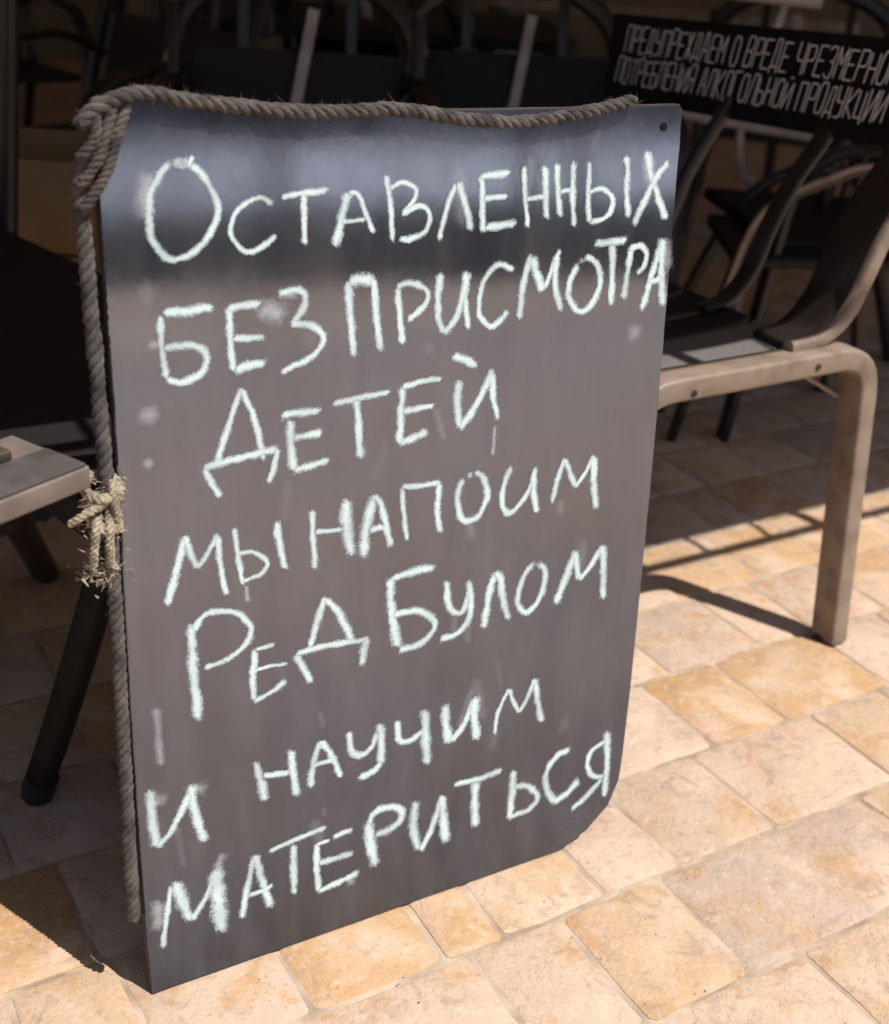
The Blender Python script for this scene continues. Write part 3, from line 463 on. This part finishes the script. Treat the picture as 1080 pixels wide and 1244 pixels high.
g.add(vs_, fs); pan = g.obj('panel', M_BOARD, board, smooth=False); pan.data.materials.append(M_EDGE)
for p in pan.data.polygons:
    if len(p.vertices) == 4 and p.index < n: p.material_index = 1
g = G(); hu, hv = DATA['hole']; g.tube([bp_(hu, hv, .0004), bp_(hu, hv, .0012)], .0042, 14); g.obj('screw_hole', M_SIGN, board)
g = G()
def ribbon(g, pts, w, w0=.0006, dens=1.):
    P = [Vector((a, b)) for a, b in pts]; L_ = 0; w *= .5*1.9
    vs_ = []; col = []; n_ = len(P)
    ext = w*.45
    P[0] = P[0]+(P[0]-P[1]).normalized()*ext; P[-1] = P[-1]+(P[-1]-P[-2]).normalized()*ext
    for i, p in enumerate(P):
        t = (P[min(i+1, n_-1)]-P[max(i-1, 0)]); t.normalize(); nn = Vector((-t.y, t.x))
        k = 1+.30*noise.noise(Vector((p.x*70, p.y*70, w0*1e4)))
        endf = min(1., min((p-P[0]).length, (P[-1]-p).length)/(w*1.0)); ed = 1-math.sqrt(max(0, 1-(1-endf)**2)) if endf < 1 else 0
        for s_ in (-1, -.5, 0, .5, 1):
            q = p+nn*(s_*w*k); vs_.append(bp_(q.x, q.y, w0)); r_ = math.hypot(s_, 1-endf) if endf < 1 else abs(s_)
            col.append((min(1, r_), dens*(1+.35*noise.noise(Vector((p.x*30, p.y*30, 4)))), 0))
    fs = [(i*5+j, i*5+j+1, i*5+j+6, i*5+j+5) for i in range(n_-1) for j in range(4)]
    g.add(vs_, fs, col)
def densify(pts, step=.004, curve=True):
    P = [Vector((a, b, 0)) for a, b in pts]
    if curve: P = smooth(P, 8)
    out = [P[0]]
    for a, b in zip(P, P[1:]):
        n_ = max(1, int((b-a).length/step))
        for k in range(1, n_+1): out.append(a.lerp(b, k/n_))
    return [(p.x, p.y) for p in out]
layer = 0
for word in DATA['words']:
    g = G()
    for ch, strokes in word:
        for w, kind, pts in strokes:
            layer += 1; dz = .0005+(layer % 7)*.00004
            wob = [(u+noise.noise(Vector((u*90, v*90, 5)))*.0008, v+noise.noise(Vector((u*90, v*90, 8)))*.0008) for u, v in densify(pts)]
            if kind == 'm':
                gs = G(); ribbon(gs, wob, w*1.5, dz-.0003, .8); gs.obj('chalk_smear', M_SMEAR, board, smooth=False, attr='across')
            else: ribbon(g, wob, w, dz)
    g.obj('chalk_word', M_CHALK, board, smooth=False, attr='across')
for w, kind, pts in DATA['smears']:
    g = G(); ribbon(g, densify(pts), w*1.4, .0003, .6); g.obj('chalk_smear', M_SMEAR, board, smooth=False, attr='across')
rg = random.Random(3)
for i in range(26):
    u, v = rg.uniform(.03, .57), rg.uniform(.1, .84); a = rg.uniform(1.2, 1.9); ln = rg.uniform(.01, .06)
    g = G(); ribbon(g, densify([(u, v), (u+ln*math.cos(a), v+ln*math.sin(a))]), rg.uniform(.004, .014), .00015+i*.000005, rg.uniform(.08, .28)); g.obj('chalk_smear', M_SMEAR, board, smooth=False, attr='across')

def rope(g, path, R, turn=.030, ph=0, n=7):
    P = smooth(path, 10); L_ = 0; pts = [P[0]]
    # resample evenly
    out = [P[0]]; acc = 0
    for a, b in zip(P, P[1:]):
        d = (b-a).length; 
        while acc+d >= .0028:
            t = (.0028-acc)/d; a = a.lerp(b, t); out.append(a); d = (b-a).length; acc = 0
        acc += d
    P = out; nrm = None
    strands = [[], [], []]; s_ = 0
    for i, p in enumerate(P):
        t = (P[min(i+1, len(P)-1)]-P[max(i-1, 0)]).normalized()
        if nrm is None: nrm = t.orthogonal().normalized()
        nrm = (nrm-t*nrm.dot(t)).normalized(); bn = t.cross(nrm)
        if i: s_ += (p-P[i-1]).length
        for k in range(3):
            a = ph+2*math.pi*(s_/turn+k/3); strands[k].append(p+(nrm*math.cos(a)+bn*math.sin(a))*R*.5*(1+.30*noise.noise(p*45+Vector((k*9., 0, 0)))))
    for k in range(3): g.tube(strands[k], R*.56, n, [1+.22*noise.noise(q*70) for q in strands[k]])
    return P
def fuzz(g, P, R, count, rg, ln=.008):
    for i in range(count):
        p = rg.choice(P); d = Vector((rg.gauss(0,1), rg.gauss(0,1), rg.gauss(0,1))).normalized(); s0 = p+d*R*.85
        e = s0+d*rg.uniform(.3, 1)*ln*.5+Vector((rg.gauss(0,1), rg.gauss(0,1), rg.gauss(0,1)))*ln*.35
        w = d.orthogonal().normalized()*.00035; g.add([s0-w, s0+w, e], [(0,1,2)])
rg = random.Random(11)
topR = .0062
path = [bp_(u, v-.002, .006 if u > .07 else .007) for u, v in DATA['rope_top']]
g = G(); P1 = rope(g, path, topR); g.obj('rope_trim', M_ROPE, board)
path = [bp_(u-.0005, v, -.005) for u, v in DATA['rope_left']]
path[0] = bp_(.022, .862, .006); path[1] = bp_(.006, .853, .004)
g = G(); P2 = rope(g, path, .0068, ph=1); g.obj('rope_trim', M_ROPE, board)
g = G()
for k in range(3):   # lashings across the top left corner, from the side edge over to the top edge
    a_ = .846-.020*k; b_ = .006+.011*k
    rope(g, [bp_(-.006, a_-.006, -.012), bp_(-.008, a_-.002, .003), bp_(b_*.35, a_+.35*(.878-a_), .008), bp_(b_*.8, a_+.8*(.878-a_), .008), bp_(b_+.003, .884, .003), bp_(b_+.004, .882, -.014)], .0046, .018, k)
g.obj('rope_wrap', M_ROPE, board)
g = G(); fuzz(g, P1, topR, 1300, rg); fuzz(g, P2, topR, 1100, rg, .007); g.obj('loose_fibres', M_ROPE, board, smooth=False, kind='stuff')
ku, kv = DATA['knot']
kn = thing('rope_knot', 'frayed pale hemp knot tying the chalkboard edge to the armrest on its left', 'rope', tuple(bp_(ku, kv)))
g = G()
for k in range(4):
    r_ = .014-.002*k; c_ = Vector((rg.uniform(-.006, .006), 0, 0)); vv = kv+.022-.014*k
    rope(g, [bp_(ku+math.cos(a)*r_*1.1+.004, vv+math.sin(a)*.007*(1 if k % 2 else -1), math.sin(a)*.014+.001) for a in [j*math.pi/4+k for j in range(9)]], .0052, .016, k, 6)
g.obj('knot_coils', M_ROPE_PALE, kn)
g = G()
for (u0, v0, u1, v1) in ((.004, .010, -.030, -.006), (.006, .004, .004, -.050), (-.004, .0, -.012, -.050), (.010, .03, .014, -.02)):
    rope(g, [bp_(ku+u0, kv+v0, .012), bp_(ku+(u0+u1)/2-.002, kv+(v0+v1)/2+.004, .018), bp_(ku+u1, kv+v1, .010)], .0042, .014, u0*100, 6)
g.obj('rope_ends', M_ROPE_PALE, kn)
g = G(); ctr = bp_(ku-.006, kv-.055, .004)
for i in range(150):
    d = Vector((rg.gauss(0,1), rg.gauss(0,1)*.6, rg.gauss(0,.8))).normalized(); s0 = ctr+Vector((rg.gauss(0,.009), rg.gauss(0,.005), rg.gauss(0,.006)))
    e = s0+d*rg.uniform(.003, .009); w = d.orthogonal().normalized()*rg.uniform(.0004, .0012); g.add([s0-w, s0+w, e+w*.3, e-w*.3], [(0,1,2,3)])
for i in range(200):
    s0 = bp_(ku+rg.gauss(0, .010), kv+rg.gauss(-.01, .022), rg.uniform(0, .016)); d = Vector((rg.gauss(0,1), rg.gauss(0,1)*.6, rg.gauss(0,1))).normalized()
    w = d.orthogonal().normalized()*.0005; g.add([s0-w, s0+w, s0+d*rg.uniform(.003, .009)], [(0,1,2)])
g.obj('frayed_fibres', M_ROPE_PALE, kn, smooth=False, kind='stuff')
# tie that runs round the armrest end
# ------------------------------------------------------------ armchair on the left whose armrest the board leans on
AD = Vector((.525, .851, 0)); AC = Vector((-.851, .525, 0))       # along the armrest, across the seat (away)
K = Vector((-.302, .972, .592))
lc = thing('metal_armchair', 'taupe and black metal armchair at the left edge, its flat armrest tied to the chalkboard', 'chair', (K.x-.3, K.y-.3, 0))
def seg(A, off, p0, dirv, a): return p0+dirv*a
g = G()
A0 = K-AD*.52
g.sweep([A0+AC*.05+Vector((0,0,-.011)), K+AC*.05+Vector((0,0,-.011))], .10, .021, AC, round_=.14); g.obj('armrest_frame', M_DULL, lc)
g = G(); g.sweep([A0+AC*.0255+AD*.01+Vector((0,0,.0015)), K-AD*.003+AC*.0255+Vector((0,0,.0015))], .048, .003, AC, round_=.2); g.obj('armrest_slat', M_SLATG, lc)
g = G(); g.sweep([A0+AC*.076+AD*.01+Vector((0,0,.0045)), K-AD*.035+AC*.076+Vector((0,0,.0045))], .042, .009, AC, round_=.2); g.obj('armrest_slat', M_SLATB, lc)
for (a, b) in ((Vector(DATA['legtop']), Vector((-.478, 1.252, 0))), (Vector((-.56, .60, .565)), Vector((-.60, .30, 0)))):
    g = G(); g.sweep(smooth([a, a.lerp(b, .3), a.lerp(b, .7), b+Vector((0,0,.012))], 4),   .034, .030, AC); lg = g.obj('leg', M_LEGD, lc)
    g = G(); d = (b-a).normalized(); g.tube([b-d*.045, b-d*.002+Vector((0,0,.004))], .020, 12); g.obj('foot_cap', M_RUBBER, lg)
for (a, b) in ((Vector((-.58, 1.40, .42)), Vector((-.64, 1.80, 0))), (Vector((-1.02, .95, .42)), Vector((-1.08, .75, 0)))):
    g = G(); g.sweep([a, b], .042, .036, AC); g.obj('leg', M_DARKM, lc)
g = G(); S0 = Vector((-.43, 1.18, .42))
g.sweep([S0-AD*.45+AC*.24, S0+AC*.24], .44, .03, AC, round_=.3); g.obj('seat', M_SLING, lc)
g = G(); B0 = S0-AD*.47+AC*.24
g.sweep([B0+Vector((0,0,.06)), B0-AD*.05+Vector((0,0,.4))], .46, .02, AC); g.obj('backrest', M_SLING, lc)

# ------------------------------------------------------------ armchair on the right, partly in the sun
R0 = Vector((.574, 1.886, 0)); RE = Vector((.845, .535, 0)).normalized(); RC = Vector((-RE.y, RE.x, 0))
def rp(s, off, z): return R0+RE*s+RC*off+Vector((0, 0, z))
rc = thing('metal_armchair', 'taupe flat-tube armchair with grey seat, right of the chalkboard, its near leg in sunlight', 'chair', tuple(R0))
W_ = .40
foot = Vector((.635, 1.794, 0)); fs_ = (foot-R0).dot(RE); fo_ = (foot-R0).dot(RC)
LEGS = -.004; LEGO = -.006
def side(offm, sgn, m_, name):
    z0 = .452 if offm > 0 else .472
    topl = Vector((LEGS, offm, z0)); p = fillet([rp(-.50, offm, .01), rp(-.44, offm, z0-.006), rp(topl.x, topl.y, z0+.003), rp(fs_, offm+fo_*sgn, .004)], .062, 7)
    p = [q for k_, q in enumerate(p) if k_ == 0 or (q-p[k_-1]).length > .002]
    g = G(); g.sweep(p, .050, .034, RC, round_=.16); return g.obj(name, m_, rc)
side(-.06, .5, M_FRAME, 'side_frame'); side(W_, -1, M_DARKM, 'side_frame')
g = G(); g.tube([foot+Vector((0,0,.0)), foot+Vector((0,0,.008))], .021, 12); g.obj('foot_cap', M_RUBBER, rc)
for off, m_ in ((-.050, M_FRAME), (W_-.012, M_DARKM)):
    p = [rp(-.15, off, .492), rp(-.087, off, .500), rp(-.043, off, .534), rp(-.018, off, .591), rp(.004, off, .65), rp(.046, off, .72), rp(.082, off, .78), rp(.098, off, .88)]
    g = G(); g.sweep(smooth(p, 5), .020, .024, RC); g.obj('back_post', m_, rc)
SLAT = [(-.13, .484), (-.075, .498), (-.035, .545), (-.012, .61), (.022, .68), (.066, .74), (.088, .80)]
for o_, w_ in ((.004, .075), (.165, .034)):
    g = G(); g.sweep(smooth([rp(a, o_, z) for a, z in SLAT], 5), w_, .012, RC); g.obj('back_slat', M_DARKM, rc)
g = G(); g.sweep([rp(.10, -.075, .82), rp(.10, W_+.015, .82)], .018, .07, RE); g.obj('top_rail', M_DARKM, rc)
WC = (W_-.06)/2
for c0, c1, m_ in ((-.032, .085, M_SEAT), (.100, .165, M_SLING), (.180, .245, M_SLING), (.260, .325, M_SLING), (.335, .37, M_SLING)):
    g = G(); g.sweep(smooth([rp(-.50, (c0+c1)/2, .458), rp(-.40, (c0+c1)/2, .468), rp(-.25, (c0+c1)/2, .465), rp(-.12, (c0+c1)/2, .474), rp(-.085, (c0+c1)/2, .484)], 4), c1-c0, .010, RC, round_=.3); g.obj('seat_slat', m_, rc)
for a_, z_ in ((-.35, .462), (-.12, .472)):
    p = rp(a_, -.0855, z_); g = G(); g.tube([p+RC*.002, p-RC*.0012], .005, 10); g.obj('screw', M_DARKM, rc)
g = G(); g.sweep([rp(-.06, -.035, .442), rp(-.05, W_-.02, .43)], .018, .035, RE); g.obj('cross_brace', M_FRAME, rc)
g = G(); g.sweep([rp(-.115, -.052, .450), rp(-.030, -.052, .405)], .012, .006, RC); g.obj('gusset', M_FRAME, rc)
g = G(); g.sweep(smooth([rp(-.12, W_*.98, .45), rp(-.08, W_+.02, .22), rp(-.03, W_+.10, 0)], 3), .052, .036, RC); g.obj('rear_leg', M_DARKM, rc)

# ------------------------------------------------------------ generic cafe armchair and table for the shade behind
def copy_tree(o, parent=None):
    c = o.copy(); C.objects.link(c); c.parent = parent
    for ch in list(o.children): copy_tree(ch, c)
    return c
def make_chair():
    t = thing('cafe_armchair', 'dark', 'chair')
    w = .27
    for s in (-1, 1):
        g = G(); p = fillet([(s*w, -.30, .0), (s*w, -.24, .62), (s*w, .12, .66), (s*w, .25, .60)], .12, 6); g.sweep(p, .045, .02, (1, 0, 0)); g.obj('arm_loop', M_DARKM, t)
        g = G(); g.sweep([(s*w, -.245, .648-.0), (s*w, -.1, .652), (s*w, .11, .672)], .050, .010, (1, 0, 0)); 
        g = G(); p = smooth([(s*w, .36, 0), (s*w, .25, .30), (s*w, .20, .45), (s*w, .26, .68), (s*w, .30, .78)], 4); g.sweep(p, .03, .035, (1, 0, 0)); g.obj('rear_leg', M_DARKM, t)
    g = G(); arc = [(w*math.cos(a), .30+.03*math.sin(a), .70+.17*math.sin(a)) for a in [math.pi*k/14 for k in range(15)]]; g.tube(arc, .026, 8); g.obj('back_arch', M_DARKM, t)
    g = G(); g.sweep([(0, -.24, .43), (0, .20, .42)], .50, .025, (1, 0, 0)); g.obj('seat', M_SLING, t)
    g = G(); g.sweep(smooth([(0, .20, .44), (0, .235, .55), (0, .28, .70)], 3), .47, .012, (1, 0, 0)); g.obj('backrest', M_SLING, t)
    for k in range(3):
        x = -.12+.12*k; g = G(); g.sweep([(x, .283, .69), (x, .31, .84)] if k != 1 else [(x-.03, .20, .46), (x+.0, .235, .60), (x+.035, .275, .79)], .026, .01, (1, 0, 0)); g.obj('back_spindle', M_PALETOP if k == 1 else M_DARKM, t)
    return t
proto = make_chair()
chairs = [
 (-.37, 2.72, 8, 'dark arch-backed armchair right behind the top left corner of the chalkboard'),
 (-.92, 3.15, -35, 'dark arch-backed armchair at the far left, turned towards the tables'),
 (.14, 3.0, 12, 'dark armchair behind the middle of the chalkboard, facing the camera'),
 (-.2, 3.9, 160, 'dark armchair beyond the middle one, half hidden by the dark table'),
 (.85, 2.95, -80, 'dark armchair behind the warning sign, its curved arm in view'),
 (1.35, 3.3, -150, 'dark armchair at the far right edge behind the sunlit one'),
 (-1.6, 4.2, 40, 'dark armchair in the far left corner of the terrace'),
 (1.0, 4.3, 170, 'dark armchair at the far light table on the right'),
]
for i, (x, y, a, lab) in enumerate(chairs):
    o = proto if i == 0 else copy_tree(proto)
    o.location = (x, y, 0); o.rotation_euler = (0, 0, math.radians(a)); o['label'] = lab; o['group'] = 'dark armchairs under the awning'

def table(x, y, rz, w, d, z, label, m_top, thick=.03):
    t = thing('cafe_table', label, 'table', (x, y, 0), rz, group='cafe tables under the awning')
    def ob(g, nm, m_):
        me = bpy.data.meshes.new(nm); me.from_pydata(g.v, [], g.f); me.materials.append(m_)
        me.polygons.foreach_set('use_smooth', [True]*len(me.polygons)); me.set_sharp_from_angle(angle=math.radians(40))
        o = bpy.data.objects.new(nm, me); C.objects.link(o); o.parent = t; return o
    g = G(); c_ = .04; pts = []
    for cx, cy, a0 in ((w/2-c_, d/2-c_, 0), (-w/2+c_, d/2-c_, 90), (-w/2+c_, -d/2+c_, 180), (w/2-c_, -d/2+c_, 270)):
        for k in range(5):
            a = math.radians(a0+22.5*k); pts.append((cx+c_*math.cos(a), cy+c_*math.sin(a)))
    n = len(pts); g.add([(a, b, z-thick) for a, b in pts]+[(a, b, z) for a, b in pts], [(j, (j+1) % n, n+(j+1) % n, n+j) for j in range(n)]+[tuple(range(n, 2*n)), tuple(range(n-1, -1, -1))]); ob(g, 'table_top', m_top)
    for sx in (-1, 1):
        for sy in (-1, 1):
            g = G(); g.sweep([(sx*(w/2-.06), sy*(d/2-.06), z-thick), (sx*(w/2-.03), sy*(d/2-.03), 0)], .04, .04, (1, 0, 0)); ob(g, 'leg', M_DARKM)
    return t
table(-.28, 3.75, math.radians(5), 1.0, .7, .72, 'dark square cafe table behind the chalkboard', M_SLING)
table(.62, 4.9, math.radians(3), 1.25, .7, .74, 'pale topped cafe table at the back right above the warning sign', M_FRAME)
table(-1.7, 5.2, math.radians(20), 1.1, .7, .72, 'brown wooden cafe table far back on the left', M_WOOD)

# ------------------------------------------------------------ warning sign
SC_ = rp(.06, .669, .851)
SU = (-RC*.9985+Vector((0, 0, .055))).normalized(); SV = (Vector((0, 0, 1))-RE*.06).normalized(); SV = (SV-SU*SV.dot(SU)).normalized(); SN = SU.cross(SV)
def sp(u, v, w=0): return SC_+SU*u+SV*v+SN*w
sg = thing('warning_sign', 'long black sign with white hand-lettered Russian warning, across the right armchair back', 'sign', tuple(SC_))
g = G(); x0, x1, y0, y1 = -.050, .80, -.134, .016
vs_ = [sp(u, v, w) for w in (-.012, 0) for u, v in ((x0-.02, y0), (x1, y0), (x1, y1), (x0, y1))]
g.add(vs_, [(0,3,2,1),(4,5,6,7),(0,1,5,4),(1,2,6,5),(2,3,7,6),(3,0,4,7)]); g.obj('sign_panel', M_SIGN, sg, smooth=False, bevel=.002)
FONT = {
'П': [[(0,0),(0,1),(1,1),(1,0)]], 'Р': [[(0,0),(0,1),(.8,1),(1,.9),(1,.6),(.8,.48),(0,.48)]], 'Е': [[(1,1),(0,1),(0,0),(1,0)],[(0,.52),(.8,.52)]],
'Д': [[(.12,.1),(.3,1),(.85,1),(.85,.1)],[(0,-.1),(0,.1),(1,.1),(1,-.1)]], 'У': [[(0,1),(.1,.5),(.9,.5)],[(1,1),(.9,.1),(.7,0),(.1,0)]],
'Ж': [[(.5,0),(.5,1)],[(0,1),(.5,.5),(0,0)],[(1,1),(.5,.5),(1,0)]], 'А': [[(0,0),(.35,1),(.65,1),(1,0)],[(.15,.38),(.85,.38)]],
'М': [[(0,0),(0,1),(.5,.45),(1,1),(1,0)]], 'О': [[(.2,0),(0,.2),(0,.8),(.2,1),(.8,1),(1,.8),(1,.2),(.8,0),(.2,0)]],
'В': [[(0,0),(0,1),(.75,1),(.95,.85),(.95,.65),(.75,.52),(0,.52)],[(.75,.52),(1,.36),(1,.15),(.8,0),(0,0)]], 'Ч': [[(0,1),(0,.5),(.2,.42),(1,.42)],[(1,1),(1,0)]],
'З': [[(0,.9),(.3,1),(.8,1),(1,.8),(.8,.54),(.4,.52)],[(.8,.54),(1,.3),(.8,0),(.3,0),(0,.12)]], 'Н': [[(0,0),(0,1)],[(1,0),(1,1)],[(0,.5),(1,.5)]],
'Г': [[(0,0),(0,1),(1,1)]], 'Т': [[(0,1),(1,1)],[(.5,1),(.5,0)]], 'Б': [[(1,1),(0,1),(0,0),(.8,0),(1,.15),(1,.4),(.8,.55),(0,.55)]],
'Л': [[(0,0),(.3,1),(1,1),(1,0)]], 'И': [[(0,1),(0,0),(1,1),(1,0)]], 'Й': [[(0,.9),(0,0),(1,.9),(1,0)],[(.3,1.08),(.7,1.08)]], 'Я': [[(1,0),(1,1),(.2,1),(0,.88),(0,.6),(.2,.48),(1,.48)],[(.5,.48),(0,0)]],
'К': [[(0,0),(0,1)],[(1,1),(0,.45),(1,0)]], 'Ь': [[(0,1),(0,0),(.8,0),(1,.15),(1,.38),(.8,.52),(0,.52)]], 'Ц': [[(0,1),(0,.08),(1,.08),(1,-.12)],[(.85,1),(.85,.08)]], 'С': [[(1,.85),(.8,1),(.2,1),(0,.8),(0,.2),(.2,0),(.8,0),(1,.15)]]}
rg = random.Random(21)
def line(text, u, v, h, adv, wl_):
    for word in text.split(' '):
        g = G()
        for ch in word:
            sl = rg.uniform(-.03, .03); hh = h*rg.uniform(.94, 1.05); jit = rg.uniform(-.0015, .0015)
            for st in FONT[ch]:
                P = [Vector((a, b)) for a, b in st]
                for a, b in zip(P, P[1:]):
                    A = Vector((u+a.x*wl_+(.30+sl)*a.y*hh, v+jit+a.y*hh)); B = Vector((u+b.x*wl_+(.30+sl)*b.y*hh, v+jit+b.y*hh))
                    t = (B-A).normalized()*.0012; nn = Vector((-t.y, t.x)); A = A-t*.5; B = B+t*.5
                    g.add([sp(*(A-nn), .0008), sp(*(B-nn), .0008), sp(*(B+nn), .0008), sp(*(A+nn), .0008)], [(0,1,2,3)])
            u += adv
        g.obj('lettering', M_SIGNTXT, sg, smooth=False); u += adv*.55
line('ПРЕДУПРЕЖДАЕМ О ВРЕДЕ ЧРЕЗМЕРНОГО', -.012, -.047, .045, .0209, .0152)
line('ПОТРЕБЛЕНИЯ АЛКОГОЛЬНОЙ ПРОДУКЦИИ', -.036, -.102, .045, .0202, .0147)

# ------------------------------------------------------------ low black bench, crate and pole at the left
BA = Vector((-.73, .69, 0)).normalized(); BB = Vector((.69, .73, 0)).normalized()
def bpt(a, b, z): return BA*a+BB*b+Vector((0, 0, z))
bn = thing('low_bench', 'long low black bench behind the armrest and the rope-trimmed board edge', 'bench', tuple(bpt(1.6, .76, 0)))
g = G(); g.sweep([bpt(.98, .762, .485), bpt(2.3, .762, .485)], .42, .03, BB, round_=.2); g.obj('bench_top', M_SLING, bn)
for a in (1.52, 2.2):
    for b in (.60, .93):
        g = G(); g.sweep([bpt(a, b, .47), bpt(a, b, 0)], .035, .035, BB); g.obj('leg', M_DARKM, bn)
for b in (.60, .93):
    g = G(); g.sweep([bpt(1.05, b, .44), bpt(2.2, b, .44)], .02, .05, BB); g.obj('apron', M_DARKM, bn)
cr = thing('plywood_crate', 'ochre plywood crate standing behind the low black bench at the left edge', 'crate', (-.88, 2.5, 0))
for x0, x1, y0, y1, nm in ((-1.05, -.70, 2.36, 2.375, 'board'), (-1.05, -.70, 2.66, 2.675, 'board')):
    for k in range(3):
        g = G(); z0 = .02+.178*k; vs_ = [(x, y, z) for z in (z0, z0+.172) for x, y in ((x0, y0), (x1, y0), (x1, y1), (x0, y1))]
        g.add(vs_, [(0,3,2,1),(4,5,6,7),(0,1,5,4),(1,2,6,5),(2,3,7,6),(3,0,4,7)]); g.obj(nm, M_OCHRE, cr, smooth=False, bevel=.002)
for x in (-1.036, -.714):
    g = G(); vs_ = [(x+dx, y, z) for z in (.0, .55) for dx, y in ((-.012, 2.377), (.012, 2.377), (.012, 2.658), (-.012, 2.658))]
    g.add(vs_, [(0,3,2,1),(4,5,6,7),(0,1,5,4),(1,2,6,5),(2,3,7,6),(3,0,4,7)]); g.obj('side_panel', M_OCHRE, cr, smooth=False, bevel=.002)
pts = [Vector(p) for p in DATA['pole']]; d = (pts[0]-pts[1]).normalized(); base = pts[1]-d*(pts[1].z/d.z)
pl = thing('parasol_pole', 'dark upright parasol pole at the far left edge of the terrace', 'pole', tuple(base))
g = G(); g.tube([base+d*.03, base+d*1.75], .021, 12); g.obj('shaft', M_DARKM, pl)
g = G(); g.tube([base, base+d*.04], .16, 20, [1, .9]); g.obj('base_plate', M_DARKM, pl)
g = G(); g.tube([base+d*.03, base+d*.30], .03, 12); g.obj('sleeve', M_DARKM, pl)

# ------------------------------------------------------------ second chair frame seen through the sunlit one, and the curved pole behind the sign
cb = thing('armchair_frame', 'dark steel armchair with a pale strip for the sunlit edge of its curved arm, right behind the sunlit armchair', 'chair', (.75, 2.7, 0))
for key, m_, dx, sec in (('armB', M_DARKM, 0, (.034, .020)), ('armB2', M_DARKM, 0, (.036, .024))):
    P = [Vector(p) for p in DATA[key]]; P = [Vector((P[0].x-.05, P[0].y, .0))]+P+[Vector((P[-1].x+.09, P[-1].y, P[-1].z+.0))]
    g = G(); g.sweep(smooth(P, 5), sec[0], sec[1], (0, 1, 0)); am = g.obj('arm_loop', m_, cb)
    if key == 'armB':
        Q = [p+Vector((-.002, -.017, .010)) for p in P[1:]]; g = G(); g.sweep(smooth(Q, 5), .010, .012, (0, 1, 0)); g.obj('arm_sunlit_edge', M_FRAME, am)  # paler strip along the dark arm stands in for its sunlit edge
e0, e1 = Vector(DATA['armB'][-1]), Vector(DATA['armB2'][-1])
for p, nm in ((e0+Vector((.06, 0, 0)), 'back_post'), (e1+Vector((.07, 0, 0)), 'back_post')):
    g = G(); g.sweep(smooth([Vector((p.x+.06, p.y, 0)), Vector((p.x-.02, p.y, .42)), Vector((p.x+.0, p.y, .62)), Vector((p.x+.06, p.y, .86))], 5), .034, .03, (0, 1, 0)); g.obj(nm, M_DARKM, cb)
g = G(); g.sweep([Vector((.56, 2.8, .40)), Vector((.90, 2.8, .42))], .40, .025, (0, 1, 0)); g.obj('seat', M_SLING, cb)
g = G(); g.sweep([Vector((.935, 2.61, .80)), Vector((1.05, 3.0, .80))], .02, .10, (1, 0, 0)); g.obj('back_rail', M_SLING, cb)
P = [Vector(p) for p in DATA['poleB']]; P = P+[Vector((P[-1].x+.02, P[-1].y, 0))]
cp = thing('steel_stand', 'thin pale bent steel stand behind the warning sign', 'stand', (P[-1].x, P[-1].y, 0))
P = [P[0]+Vector((.01, 0, .05))]+P
g = G(); g.sweep(smooth(P, 5), .024, .018, (0, 1, 0)); g.obj('bent_tube', M_PALETOP, cp)
g = G(); g.sweep([P[0]+Vector((-.72, 0, .012)), P[0]+Vector((.050, 0, -.016))], .22, .034, (0, 1, 0), round_=.45); g.obj('top_shelf', M_PALETOP, cp)
g = G(); g.tube([Vector((P[-1].x, P[-1].y, 0)), Vector((P[-1].x, P[-1].y, .02))], .12, 20, [1, .8]); g.obj('foot_disc', M_DARKM, cp)

g = G(); P = [Vector(p) for p in DATA['bar1']]; g.sweep(P, .03, .030, (0, 1, 0)); g.obj('shelf_rail', M_PALETOP, cp)
g = G(); P = [Vector(p) for p in DATA['bar2']]; g.sweep(P, .03, .022, (0, 1, 0)); g.obj('shelf_rail', M_PALETOP, cp)
